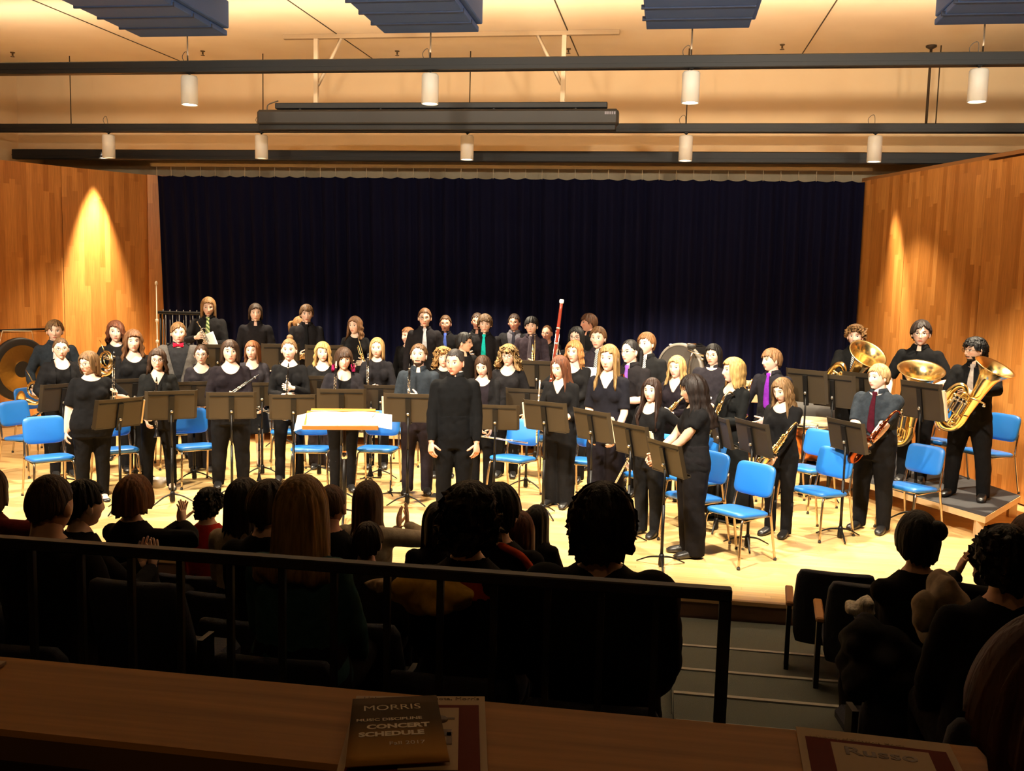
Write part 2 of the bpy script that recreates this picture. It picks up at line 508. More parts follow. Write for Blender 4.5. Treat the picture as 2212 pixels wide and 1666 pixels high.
def cut(me, f, ok, snap):
    """remove the faces inside f<0 (where ok) and pull the cut edge onto f=0"""
    V, F = mesh_np(me)
    val = f(V); o = ok(V); ins = (val < 0) & o
    F2 = [q for q in F if not all(ins[i] for i in q)]
    used = np.zeros(len(V), bool)
    for q in F2: used[list(q)] = True
    mv = used & ins
    V[mv] = snap(V[mv])
    idx = np.cumsum(used)-1
    m2 = bpy.data.meshes.new('cut')
    m2.from_pydata([tuple(p) for p in V[used]], [], [tuple(int(idx[i]) for i in q) for q in F2])
    m2.polygons.foreach_set('use_smooth', [True]*len(F2))
    bpy.data.meshes.remove(me)
    return m2

def wrinkle(me, amp, seed):
    V = np.empty(len(me.vertices)*3); me.vertices.foreach_get('co', V); V = V.reshape(-1, 3)
    g = np.random.default_rng(seed); p = g.uniform(0, 6.28, 6)
    w = np.sin(V[:, 2]*34+V[:, 0]*22+p[0])*np.sin(V[:, 0]*31-V[:, 2]*13+p[1])+.7*np.sin(V[:, 2]*58+V[:, 1]*40+p[2])*np.sin(V[:, 0]*47+p[3])
    d = V*np.array([1, 1, 0]); d = d/(np.linalg.norm(d, axis=1, keepdims=True)+.05)
    V = V+d*(w*amp)[:, None]
    me.vertices.foreach_set('co', V.reshape(-1))

STATS = []; PEOPLE = []
def person(label, X, Y, H, zf=0., rel=0., look=0., nod=0., roll=0., f=0, fat=0., skin='fair', hair='short', hc=(.1, .05, .02), hs=None,
           top='long', neck='crew', tc=(.0085, .008, .0085), hem=None, bot='pants', bc=(.008, .0075, .008), flare=.0, shoes=(.012, .011, .011), flats=False, boots=False,
           lh=None, rh=None, lhd=None, rhd=None, lhn=None, rhn=None, lp=None, rp=None, curl=.5, lcurl=None, rcurl=None,
           tie=None, tie2=None, bow=None, collar=False, jacket=None, jl=None, glasses=False, beard=None, seat=None, vox=.0135, group=None, rot=None, stance=.0, armw=1., watch=None, lean=0., legx=0.):
    if rot is None: rot = math.atan2(-X, Y)+R(rel)
    if abs(lean) < 1e-6: lean = 0.
    M_ = TR(X, Y, zf, rot)
    tc, bc = (tuple(c*.8 for c in q) if max(q) < .022 else q for q in (tc, bc))
    k = H*.0735/.115
    male = 1-f
    rx = (TM if not f else TF)*H*(1+fat*FW); ry = (YM if not f else YF)*H*(1+1.15*fat*FW); cy = -ry*fat*.25*FW
    tz = TZ*H
    dz = 0.
    if seat is not None: dz = seat+.06-.50*H
    def up(p): p = np.asarray(p, float).copy(); p[..., 2] += dz; return p
    if lean:                                    # bend the upper body forward about the hips
        ca, sa = math.cos(lean), math.sin(lean)
        _up = up
        def up(p):
            p = np.asarray(p, float).copy(); y = p[..., 1].copy(); z = p[..., 2]-.5*H
            p[..., 1] = y*ca-z*sa; p[..., 2] = .5*H+y*sa+z*ca
            return _up(p)
    sx = (.101 if not f else .088)*H*(1+fat*.12); sz = .788*H
    aw = (1.0 if not f else .86)*(1+fat*.55)*armw
    ra = [.032*aw*H, .031*aw*H, .027*aw*H, .026*aw*H, .0175*(1+(aw-1)*.5)*H]
    sh = {1: np.array([sx, .004*H, sz]), -1: np.array([-sx, .004*H, sz])}
    hands = {}
    arms = {}
    for s, tgt, pole in ((1, lh, lp), (-1, rh, rp)):
        S = up(sh[s])
        if tgt is None: tgt = (s*(.136+fat*.05+.01*male), -.03, .475)
        W = up(np.array(tgt, float)*H)
        if pole is None: pole = (s*.55, .75, -.2)
        E_, W = ik(S, W, .172*H, .150*H, pole)
        arms[s] = (S, E_, W)
    pv = up(np.array([0., -.004*H, .872*H])); RH = rotm(R(look), R(nod), R(roll))
    hcen = pv+RH @ np.array([0, -.012*H, .0545*H])
    # ---- body
    mb = MB()
    mb.rings([up((0, cy[i], tz[i])) for i in range(len(tz))], [(1, 0, 0)]*len(tz), [(0, 1, 0)]*len(tz), rx, ry, 20, True, 2.3)
    for s in (1, -1):
        S, E_, W = arms[s]
        mb.tube([S, S*.5+E_*.5, E_, E_*.65+W*.35, W], ra, 10, round_ends=True)
        mb.ball(S, ra[0]*1.08)
        if f: mb.ball(up((s*.046*H, cy[6]-ry[6]*.72, .722*H)), (.037*H*(1+fat*.4), .026*H*(1+fat*.5), .040*H))
    mb.tube([up((0, .014*H, .815*H)), up((0, .006*H, .85*H)), pv+RH @ np.array([0, 0, .022*H])], [(.040-.006*f+fat*.012)*H, (.035-.005*f+fat*.014)*H, (.034-.004*f+fat*.013)*H], 12)
    lw = (1+fat*.5)
    legs = {}
    for s in (1, -1):
        if seat is None:
            ax = (.052+stance)*H
            pts = [(s*.05*H, 0, .50*H), (s*(.053+stance*.3)*H, -.006*H, .40*H), (s*(.054+stance*.6)*H, -.008*H, .28*H), (s*(.054+stance*.8)*H, .004*H, .19*H), (s*ax, .012*H, .04*H)]
        else:
            sh_ = seat+.06
            pts = [(s*.05*H, 0, sh_), (s*.065*H, -.13*H, sh_+.005), (s*.075*H+legx*H, -.245*H, sh_-.0), (s*.07*H+legx*H, -.245*H, sh_*.6), (s*.066*H+legx*H, -.235*H, .045*H)]
        legs[s] = [np.array(p) for p in pts]; sl = .86 if bot == 'slim' else 1.
        mb.tube(legs[s], [.058*lw*H, .052*lw*H*sl, .036*lw*H*sl, .034*lw*H*sl, .021*H], 12, round_ends=True)
        ft = legs[s][-1]
        mb.rings([ft+np.array([s*q*.12, -q, hz]) for q, hz in ((-.02*H, -.015*H), (.01*H, -.012*H), (.045*H, -.018*H), (.085*H, -.026*H), (.11*H, -.03*H))], [(1, 0, 0)]*5, [(0, 0, 1)]*5,
                 [.016*H, .021*H, .024*H, .025*H, .016*H], [.018*H, .024*H, .017*H, .010*H, .006*H], 10)
    me = remesh(mb, vox, 3)
    V, F = mesh_np(me); bpy.data.meshes.remove(me)
    if seat is None or True:
        V[:, 2] = np.maximum(V[:, 2], .004)
    fin = MB(); fin.add(V, F)
    nb = fin.n
    hd = HEAD.copy(); hd[..., 0] *= 1+fat*.16*sstep(.06, -.04, hd[..., 2]); hp = hd.reshape(-1, 3).copy()
    fin.grid((hd*k) @ RH.T+hcen, wrap=True)
    r0 = fin.n-hd.shape[0]*hd.shape[1]; c = hd.shape[1]; last = r0+(hd.shape[0]-1)*c
    fin.f.append(tuple(r0+j for j in range(c))); fin.sm.append(True); fin.f.append(tuple(last+j for j in range(c))[::-1]); fin.sm.append(True)
    nh = fin.n
    for s in (1, -1):
        e = MB(); e.ball((0, 0, 0), (.009*k, .019*k, .031*k), 10, 8)
        fin.add(e.verts() @ rotm(R(18*s), R(-12)).T @ RH.T+hcen+RH @ np.array([s*.077*k, .012*k, -.012*k]), e.f)
    for s, dd, nn, cu in ((1, lhd, lhn, lcurl), (-1, rhd, rhn, rcurl)):
        S, E_, W = arms[s]
        d = norm(W-E_) if dd is None else norm(dd)
        n = np.array([-s, .15, 0.]) if nn is None else np.array(nn, float)
        c_ = curl if cu is None else cu
        hand(fin, W+d*.004, d, n, H/1.72*(.93 if f else 1.03), c_)
        hands[s] = W+d*.075*H/1.72+norm(n)*.03
    me = fin.mesh('person'); at_ = me.attributes.new('hp', 'FLOAT_VECTOR', 'POINT')
    A = np.full((fin.n, 3), 9.); A[nb:nh] = hp
    at_.data.foreach_set('vector', A.reshape(-1))
    body = link('person', me, SKIN[skin]); body.matrix_world = M_
    body.color = (*[c*.6 for c in hc], 1)
    tag(body, label, 'person', group)
    # ---- hair
    if hair:
        st = dict(HS[hair]); st.update(hs or {}); st.setdefault('seed', int(abs(X*977+Y*131)) % 999)
        hm = hair_mesh(st, k)
        V = hm.verts() @ RH.T+hcen
        h2 = MB(); h2.add(V, hm.f); h2.build('hair', HAIR, body, hc)
    if beard:
        sel = HEAD.copy(); r1 = int(.58*44)
        P = sel[r1:, :]; q = P[:, list(range(6, 43))]
        o = q*np.array([1.045, 1.03, 1.025]); z = q[..., 2]
        keep = MB(); Vv = (o*k) @ RH.T+hcen
        rr, cc = o.shape[:2]; FF = []
        for i in range(rr-1):
            for j in range(cc-1):
                zz = z[i, j]; xx = abs(q[i, j, 0])
                mous = -.064 < zz < -.054 and xx < .027
                if not mous and not (zz < -.084 or (xx > .038 and zz < -.056)): continue
                FF.append((i*cc+j, i*cc+j+1, (i+1)*cc+j+1, (i+1)*cc+j))
        keep.add(Vv.reshape(-1, 3), FF); keep.build('beard', HAIR, body, beard)
    # ---- legs
    if seat is None: top_z = .56*H
    if bot in ('pants', 'slim', 'wide'):
        w = dict(pants=1., slim=.88, wide=1.12)[bot]; fl = flare+dict(pants=.006, slim=.001, wide=.03)[bot]
        mb = MB(); i = slice(0, 5)
        zz = tz[1:5]; 
        pz = np.array([.435*H, .455*H, *tz[1:5]]); pc = np.interp(pz, tz, cy)
        mb.rings([up((0, pc[j], pz[j])) for j in range(6)], [(1, 0, 0)]*6, [(0, 1, 0)]*6, np.interp(pz, tz, rx)+.013, np.interp(pz, tz, ry)+.013, 20, True, 2.3)
        for s in (1, -1):
            p = legs[s]; hemp = p[4]+np.array([0, 0., .024-.04*H]) if seat is None else p[4]
            pts = [p[0]+np.array([0, 0, .02*H if seat is None else 0]), p[1], p[2], p[3], hemp]
            mb.tube(pts, [.058*lw*H+.010, .052*lw*H*w+.012, .037*lw*H*w+.012+fl*.3, .034*lw*H*w+.012+fl*.7, .030*H+.008+fl], 14)
        me = remesh(mb, vox, 2); wrinkle(me, .003, int(abs(X*91))+1)
        V = np.empty(len(me.vertices)*3); me.vertices.foreach_get('co', V); V = V.reshape(-1, 3); V[:, 2] = np.maximum(V[:, 2], .012); me.vertices.foreach_set('co', V.reshape(-1))
        link('trousers', me, FABRIC, body, bc)
    elif bot in ('skirt', 'longskirt'):
        hz = .27*H if bot == 'skirt' else .035*H
        zz = np.array([hz, hz+.02, .40*H, .5*H, .56*H, .63*H]) if bot == 'skirt' else np.array([hz, .2*H, .40*H, .5*H, .56*H, .63*H])
        wx = np.interp(zz, tz, rx)+.012; wy = np.interp(zz, tz, ry)+.012
        low = zz < .5*H
        wx[low] = rx[1]+.012+(.5*H-zz[low])*.12; wy[low] = ry[1]+.012+(.5*H-zz[low])*.16
        n = 48; th = np.arange(n)*2*PI/n; P = []
        for z_, a_, b_ in zip(zz, wx, wy):
            pl = 1+.05*np.sin(th*11)*np.clip((.5*H-z_)/(.4*H), 0, 1)
            P.append(np.stack([a_*pl*np.cos(th), b_*pl*np.sin(th)+float(np.interp(z_, tz, cy)), np.full(n, z_)], -1))
        mb = MB(); mb.grid(np.array(P), wrap=True); mb.f.append(tuple(range(n))[::-1]); mb.sm.append(False); mb.f.append(tuple(5*n+j for j in range(n))); mb.sm.append(False)
        mb.build('skirt', FABRIC, body, bc)
    # ---- shoes
    for s in (1, -1):
        ft = legs[s][-1]; mb = MB(); g = ft[2]
        if seat is not None: base = 0.
        hh = [.030, .052, .046, .036, .030, .018] if not flats else [.022, .026, .016, .016, .018, .012]
        st = [-.03*H, -.005*H, .03*H, .065*H, .1*H, .125*H]; ww = [.018, .024, .025, .0275, .027, .016]
        C = [ft+np.array([s*q*.12, -q, -g+hh_*H*.52+.003]) for q, hh_ in zip(st, hh)]
        mb.rings(C, [(1, 0, 0)]*6, [(0, 0, 1)]*6, [w_*H for w_ in ww], [h_*H*.52 for h_ in hh], 12, True, 2.8)
        if boots: mb.tube([ft+np.array([0, 0, -.02*H]), ft+np.array([0, 0, .05*H]), legs[s][3]+np.array([0, 0, .03*H])], [.030*H, .030*H, .040*H*lw], 12)
        mb.build('shoe', PLAIN, body, shoes)
    # ---- top layers
    def layer(name, off, hemz, sleeve, color, neckf, front=None, sl_off=None):
        mb = MB(); so = off if sl_off is None else sl_off
        z2 = np.array([hemz]+[z for z in TZ if z > hemz+.01]); 
        if z2[0] < .455: ex = max(0, .455-z2[0])
        ax_ = np.interp(z2*H, tz, rx)+off; ay_ = np.interp(z2*H, tz, ry)+off; c_ = np.interp(z2*H, tz, cy)
        ax_[-1] -= off*.6; ay_[-1] -= off*.6
        mb.rings([up((0, c_[j], z2[j]*H)) for j in range(len(z2))], [(1, 0, 0)]*len(z2), [(0, 1, 0)]*len(z2), ax_, ay_, 22, True, 2.3)
        for s in (1, -1):
            S, E_, W = arms[s]
            if sleeve == 'none': continue
            mb.ball(S, ra[0]*1.05+so*.8)
            if f: mb.ball(up((s*.046*H, cy[6]-ry[6]*.72, .722*H)), (.039*H*(1+fat*.4)+off, .027*H*(1+fat*.5)+off, .044*H+off))
            if sleeve == 'long': pts = [S, S*.5+E_*.5, E_, E_*.6+W*.4, W*.97+E_*.03]; rr = [ra[0]+so, ra[1]+so, ra[2]+so*1.15, ra[3]+so, ra[4]+so*.9]
            elif sleeve == 'rolled': pts = [S, S*.5+E_*.5, E_, E_*.72+W*.28]; rr = [ra[0]+so, ra[1]+so*1.1, ra[2]+so*1.5, ra[3]+so*1.4]
            elif sleeve == 'elbow': pts = [S, S*.5+E_*.5, E_*.9+S*.1]; rr = [ra[0]+so, ra[1]+so*1.3, ra[2]+so*1.6]
            else: pts = [S, S*.55+E_*.45]; rr = [ra[0]+so, ra[1]+so*1.5]
            mb.tube(pts, rr, 12)
        me = remesh(mb, vox, 2); wrinkle(me, .0028, int(abs(X*57+Y*11))+2)
        if neckf is not None or front is not None:
            zc = .853*H+dz
            ok = lambda V: V[:, 1] < .012*H
            if lean: ok = lambda V: np.zeros(len(V), bool)
            if neckf == 'scoop' or neckf == 'boat' or neckf == 'crew':
                a_, b_ = dict(scoop=(.064*H, .074*H), boat=(.072*H, .045*H), crew=(.046*H, .034*H))[neckf]
                fn = lambda V: (V[:, 0]/a_)**2+((V[:, 2]-zc)/b_)**2-1
                def snap(V):
                    d = np.sqrt((V[:, 0]/a_)**2+((V[:, 2]-zc)/b_)**2)+1e-6
                    V[:, 0] /= d; V[:, 2] = zc+(V[:, 2]-zc)/d; return V
                me = cut(me, fn, ok, snap)
            elif neckf == 'v' or front:
                zb, a_ = ((.745*H+dz, .062*H) if neckf == 'v' else (front[0]*H+dz, front[1]*H)); zt = .862*H+dz
                fn = lambda V: np.abs(V[:, 0])-a_*np.clip((V[:, 2]-zb)/(zt-zb), 0, 1)
                if front and front[2]:            # open all the way down
                    w0 = front[2]*H; fn = lambda V: np.abs(V[:, 0])-(w0+(a_-w0)*np.clip((V[:, 2]-zb)/(zt-zb), 0, 1))
                def snap(V):
                    t_ = np.clip((V[:, 2]-zb)/(zt-zb), 0, 1); w_ = a_*t_ if not (front and front[2]) else front[2]*H+(a_-front[2]*H)*t_
                    V[:, 0] = np.where(V[:, 0] < 0, -1, 1)*w_; return V
                me = cut(me, fn, ok, snap)
        return link(name, me, FABRIC, body, color)
    if hem is None: hem = .47 if (f or not collar) else .565
    if top != 'none':
        layer('sweater' if jacket == 'only' else ('shirt' if collar else 'top'), .012, hem, top, tc, neck)
    if jacket and jacket != 'only':
        layer('jacket', .024, .455, 'long', jacket, None, front=(.60 if not jl else jl[0], .075 if not jl else jl[1], .02 if not jl else jl[2]))
    fy = lambda z, off: float(np.interp(z*H, tz, cy)-np.interp(z*H, tz, ry))-off-(.0 if not f else 0)
    if collar:
        mb = MB(); P = []
        angs = np.linspace(14, 346, 34)
        for (rr_, zz_) in ((.040, .860), (.046, .855), (.057, .833)):
            P.append([up((rr_*H*math.sin(R(a_))*1.0, -(rr_*H)*math.cos(R(a_))*1.0+.004*H, (zz_-(.018 if rr_ > .055 else .008)*math.exp(-(min(a_, 360-a_)/32)**2))*H)) for a_ in angs])
        mb.grid(np.array(P)); o = mb.build('collar', FABRIC, body, tuple(c*1.15 for c in tc))
        sd = o.modifiers.new('thick', 'SOLIDIFY'); sd.thickness = .004
    if tie or tie2:
        zs_ = np.array([.842, .83, .815, .75, .68, .615, .595, .58]); ww = np.array([.012, .0155, .009, .015, .019, .0225, .018, .002])
        zs_ = np.interp(zs_, [.58, .842], [.60, .842])
        P = []
        for z_, w_ in zip(zs_, ww):
            y_ = min(fy(z_, .021), fy(min(z_, .73), .021)+.05*H*max(0, z_-.73)/.1)-(.006 if z_ > .82 else 0)
            P.append([up((x_*H, y_+abs(x_)*H*.12, z_*H)) for x_ in (-w_, -w_*.5, 0, w_*.5, w_)])
        mb = MB(); mb.grid(np.array(P)); o = mb.build('necktie', tie2 if tie2 else FABRIC, body, tie)
        sd = o.modifiers.new('thick', 'SOLIDIFY'); sd.thickness = .006
    if bow:
        mb = MB(); y_ = fy(.83, .02)+.008*H
        for s in (1, -1):
            mb.rings([up((s*q*H, y_-.004*H, .838*H)) for q in (.003, .02, .036)], [(0, 1, 0)]*3, [(0, 0, 1)]*3, [.006*H, .009*H, .008*H], [.007*H, .015*H, .019*H], 10, True, 3)
        mb.ball(up((0, y_-.006*H, .838*H)), (.008*H, .008*H, .01*H))
        mb.build('bow_tie', FABRIC, body, bow)
    if glasses:
        mb = MB()
        for s in (1, -1):
            mb.tube([np.array([s*.032+.021*math.cos(t_), -.101, -.001+.0165*math.sin(t_)]) for t_ in np.linspace(0, 2*PI, 17)], .0017, 5)
            mb.tube([(s*.053, -.1, .004), (s*.071, -.085, .005), (s*.0795, .005, .003)], .0017, 5)
        mb.tube([(-.011, -.101, .002), (0, -.104, .004), (.011, -.101, .002)], .0017, 5)
        m2 = MB(); m2.add((mb.verts()*k) @ RH.T+hcen, mb.f); m2.build('glasses', GLASSF, body)
    if watch:
        S, E_, W = arms[watch]; d = norm(W-E_); mb = MB(); mb.tube([W-d*.03, W-d*.008], ra[4]+.005, 12); mb.build('wristwatch', RUBBER, body)
    pr = Person(); pr.M = M_; pr.H = H; pr.body = body; pr.hands = hands; pr.arms = arms; pr.rot = rot; pr.hcen = hcen; pr.X = X; pr.Y = Y; pr.zf = zf; pr.up = up; pr.k = k
    STATS.append((label, round(H, 2))); PEOPLE.append(pr)
    return pr
def wipe(o):
    for c in list(o.children): wipe(c)
    bpy.data.objects.remove(o); KIDS.clear()
def wl(p, q):                                   # person-local point (fractions of the height) -> world
    return np.array(p.M @ Vector([c*p.H for c in q]))
def wm(p, q): return np.array(p.M @ Vector(q))
def byhead(hx, hy, Y, zf=0.):                   # place and height of somebody whose crown shows at (hx, hy) and who stands at depth Y
    a = aty(hx, hy, Y); return float(a[0]), float(a[1]), float(a[2]-zf-.012)
# ------------------------------------------------------------------ instruments, chairs, stands
def frame(p, z, y=None, s=1.):
    """matrix whose local z runs along z (world) and whose local y is as near as possible to y"""
    z = norm(z); y = np.array([0, -1., 0]) if y is None else np.asarray(y, float)
    y = norm(y-z*np.dot(y, z)); x = np.cross(y, z)
    M_ = Matrix.Identity(4)
    for i in range(3):
        M_[i][0], M_[i][1], M_[i][2], M_[i][3] = x[i]*s, y[i]*s, z[i]*s, p[i]
    return M_
def between(a, b, y=None):                       # frame from a (z=0) towards b, and the length
    a, b = np.asarray(a, float), np.asarray(b, float); return frame(a, b-a, y), float(np.linalg.norm(b-a))

def clarinet(M_, label, group='clarinets', L_=.66, oboe=False):
    r = empty('oboe' if oboe else 'clarinet', M_, label, 'oboe' if oboe else 'clarinet', group)
    k = .8 if oboe else 1.
    mb = MB(); mb.lathe([(.012*k, .1), (.0115*k, .16), (.0135*k, .161), (.0135*k, .168), (.0115*k, .17), (.0105*k, L_*.52), (.0135*k, L_*.53), (.0135*k, L_*.545), (.0105*k, L_*.55), (.0105*k, L_-.14), (.0135*k, L_-.135), (.0125*k, L_-.08), (.011*k, L_-.075)], 14)
    mb.build('body', EBONY, r)
    mb = MB(); mb.lathe([(.0335*k, 0), (.034*k, .004), (.027*k, .02), (.019*k, .045), (.014*k, .08), (.0125*k, .105)], 18); mb.build('bell', EBONY, r)
    mb = MB(); mb.lathe([(.0345*k, -.001), (.0345*k, .003)], 18); mb.build('bell_ring', SILVER, r)
    mb = MB(); mb.lathe([(.011*k, L_-.078), (.0115*k, L_-.06), (.009*k, L_-.03), (.004, L_)], 12)
    mb.build('mouthpiece', CREAM if oboe else EBONY, r)
    mb = MB()
    for i in range(11):
        z = .14+i*(L_-.32)/10; sx_ = (-1)**i*.008
        mb.lathe([(.0065, 0), (.0065, .004)], 8, (sx_, .013, z), 'y'); mb.tube([(sx_+.006, .013, z), (sx_*1.6, .0155, z+.035)], .0019, 5)
    for sx_ in (-.009, .009): mb.tube([(sx_, .0125, .13), (sx_, .0125, L_-.19)], .0017, 5)
    mb.lathe([(.0135*k, L_-.062), (.0135*k, L_-.05)], 12)
    mb.build('keywork', SILVER, r)
    return r
def flute(M_, label, group='flutes', L_=.66):
    r = empty('flute', M_, label, 'flute', group)
    mb = MB(); mb.tube([(0, 0, 0), (0, 0, L_)], .0095, 10)
    for z in (.12, .46): mb.lathe([(.0115, z), (.0115, z+.015)], 12)
    mb.build('tube', SILVER, r)
    mb = MB(); mb.rings([(0, .009, L_-.17), (0, .014, L_-.165)], [(1, 0, 0)]*2, [(0, 0, 1)]*2, [.011]*2, [.017]*2, 12); mb.lathe([(.011, L_), (.011, L_+.012)], 10); mb.build('lip_plate', SILVER, r)
    mb = MB()
    for i in range(12): mb.lathe([(.0085, .0), (.0085, .003)], 10, (0, .0105, .08+i*.03), 'y')
    mb.tube([(.008, .011, .06), (.008, .011, .46)], .002, 5); mb.build('keywork', SILVER, r)
    return r
def saxophone(M_, label, mt=BRASS, s=1., group='saxophones'):
    """local z up along the body, local y towards the bell"""
    r = empty('saxophone', M_ @ Matrix.Scale(s, 4), label, 'saxophone', group)
    mb = MB(); p = path([(0, 0, .50), (0, 0, .30), (0, 0, .08), (0, .018, .015), (0, .055, -.012), (0, .095, .015), (0, .11, .07), (0, .115, .14)], 6)
    mb.tube(p, np.interp(np.linspace(0, 1, len(p)), [0, .35, .6, 1], [.013, .024, .032, .037]), 14); mb.build('body', mt, r)
    mb = MB(); p = [(0, .115, .135), (0, .116, .18), (0, .119, .21), (0, .124, .232), (0, .128, .243), (0, .128, .239), (0, .122, .22), (0, .118, .19)]
    mb.tube(p, [.0365, .041, .047, .058, .067, .064, .05, .038], 24, cap=False, ref=(1, 0, 0)); mb.build('bell', mt, r)
    mb = MB(); p = path([(0, 0, .50), (0, -.002, .55), (0, -.03, .595), (0, -.075, .60), (0, -.105, .585)], 5); mb.tube(p, np.linspace(.0125, .0075, len(p)), 10); mb.build('neck', mt, r)
    mb = MB(); mb.tube([(0, -.095, .59), (0, -.125, .575), (0, -.165, .55)], [.011, .0115, .005], 10); mb.build('mouthpiece', EBONY, r)
    mb = MB()
    for i, z in enumerate(np.linspace(.06, .45, 11)):
        q = np.interp(z, [.08, .3, .5], [.031, .024, .014]); sd = (1, .2, -1)[i % 3]
        mb.lathe([(.6*q, 0), (.62*q, .006)], 10, (sd*q*.9, q*.75, z), 'y')
        mb.tube([(sd*q, q*.8, z), (sd*q*1.35, .2*q, z+.04)], .003, 5)
    for x_, y_ in ((.03, .012), (-.03, .012), (.02, .03)): mb.tube([(x_, y_, .06), (x_*.65, y_*.7, .46)], .0027, 5)
    for z in (.09, .15): mb.lathe([(.024, 0), (.024, .008)], 12, (.04, .115, z), 'x')
    mb.build('keywork', mt, r)
    mb = MB(); mb.tube([(0, .02, .33), (0, .10, .215)], .004, 6); mb.build('bell_brace', mt, r)
    return r
def trumpet(M_, label, mt=BRASS, group='trumpets'):
    """local z from bell to mouthpiece"""
    r = empty('trumpet', M_, label, 'trumpet', group)
    mb = MB(); mb.lathe([(.060, 0), (.0605, .003), (.048, .02), (.03, .05), (.017, .1), (.0105, .17), (.0075, .24), (.006, .36)], 22, cap=False); mb.build('bell', mt, r)
    mb = MB(); p = path([(0, 0, .36), (0, -.012, .385), (0, -.05, .40), (0, -.088, .385), (0, -.1, .36), (0, -.1, .26)], 5); mb.tube(p, .006, 8)
    p = path([(0, -.1, .24), (0, -.1, .06), (0, -.088, .035), (0, -.055, .03), (0, -.03, .04), (-.02, -.02, .07), (-.03, -.015, .3), (-.03, -.01, .45)], 5); mb.tube(p, .006, 8)
    mb.build('tubing', mt, r)
    mb = MB(); mb.lathe([(.006, .44), (.005, .48), (.007, .5), (.013, .515), (.013, .52)], 12, (-.03, -.01, 0)); mb.build('mouthpiece', SILVER, r)
    for i in range(3):
        mb = MB(); z = .2+i*.03
        mb.lathe([(.0125, -.115), (.0125, -.0), (.0145, .0), (.0145, .008), (.004, .009), (.004, .03), (.010, .031), (.010, .036)], 12, (0, 0, z), 'y'); mb.build('valve', mt, r)
    return r
def horn(M_, label, group='french horns'):
    """coil in the local x-z plane, bell opening along +y"""
    r = empty('french_horn', M_, label, 'french horn', group)
    mb = MB()
    for q, rr, t in ((.15, .011, 0), (.12, .009, .02), (.095, .008, -.018), (.135, .007, .03)):
        mb.tube([(q*math.cos(a), t, q*.85*math.sin(a)) for a in np.linspace(0, 2*PI, 30)], rr, 8)
    mb.build('coiled_tubing', BRASS, r)
    mb = MB(); p = path([(-.15, 0, .0), (-.16, .0, -.1), (-.10, .01, -.19), (.0, .05, -.2), (.07, .11, -.2), (.085, .15, -.2)], 6)
    mb.tube(p, np.interp(np.linspace(0, 1, len(p)), [0, .4, .75, .9, 1], [.012, .026, .06, .105, .155]), 24, cap=False); mb.build('bell', BRASS, r)
    mb = MB(); mb.tube([(.08, 0, .11), (.2, -.0, .2), (.27, -.01, .24)], [.008, .005, .004], 8); mb.build('leadpipe', BRASS, r)
    for i in range(3):
        mb = MB(); mb.lathe([(.02, -.02), (.02, .02)], 12, (-.02+i*.045, -.01, .03), 'y'); mb.build('valve', SILVER, r)
    return r
def tuba(M_, label, s=1., group='tubas'):
    """local z towards the bell, valves on +y"""
    r = empty('tuba', M_ @ Matrix.Scale(s, 4), label, 'tuba', group)
    mb = MB(); mb.lathe([(.042, .10), (.05, .2), (.058, .32), (.068, .44), (.085, .55), (.11, .63), (.15, .69), (.195, .725), (.212, .732), (.215, .728), (.20, .718), (.15, .675), (.10, .60), (.07, .5)], 34, cap=False); mb.build('bell', BRASS, r)
    mb = MB(); p = path([(0, 0, .14), (-.0, 0, .04), (.03, 0, -.05), (.10, 0, -.09), (.18, 0, -.06), (.225, 0, .02), (.24, 0, .14), (.24, .0, .27), (.215, .0, .36), (.165, .01, .40), (.115, .02, .37), (.095, .03, .29)], 6)
    mb.tube(p, np.interp(np.linspace(0, 1, len(p)), [0, .3, .6, 1], [.046, .05, .038, .022]), 16); mb.build('outer_bow', BRASS, r)
    mb = MB()
    for i, (x0, x1, z0, z1, y_, rr) in enumerate(((.05, .2, .0, .30, .055, .013), (.075, .18, .03, .26, .085, .011), (.06, .13, .12, .36, .07, .010), (.15, .215, .06, .22, .075, .010), (.03, .1, -.03, .12, .08, .011))):
        q = [(x0, y_, z0+.03), (x0, y_, z1-.03), (x0+.012, y_, z1-.005), ((x0+x1)/2, y_, z1), (x1-.012, y_, z1-.005), (x1, y_, z1-.03), (x1, y_, z0+.03), (x1-.012, y_, z0+.005), ((x0+x1)/2, y_, z0), (x0+.012, y_, z0+.005), (x0, y_, z0+.03)]
        mb.tube(path(q, 3), rr, 8)
    mb.build('valve_slides', BRASS, r)
    for i in range(4):
        mb = MB(); mb.lathe([(.016, -.02), (.016, .10), (.018, .10), (.018, .112), (.006, .113), (.006, .135), (.014, .136), (.014, .142)], 12, (.055+i*.04, .095, .16)); mb.build('valve', SILVER, r)
    mb = MB(); mb.tube(path([(.095, .03, .3), (.03, .07, .34), (-.04, .10, .36), (-.10, .13, .37)], 5), [.010]*16, 8); mb.build('leadpipe', BRASS, r)
    mb = MB(); mb.lathe([(.008, 0), (.007, .04), (.016, .06), (.0165, .065)], 12, (-.10, .13, .37), 'y'); mb.build('mouthpiece', SILVER, r)
    return r
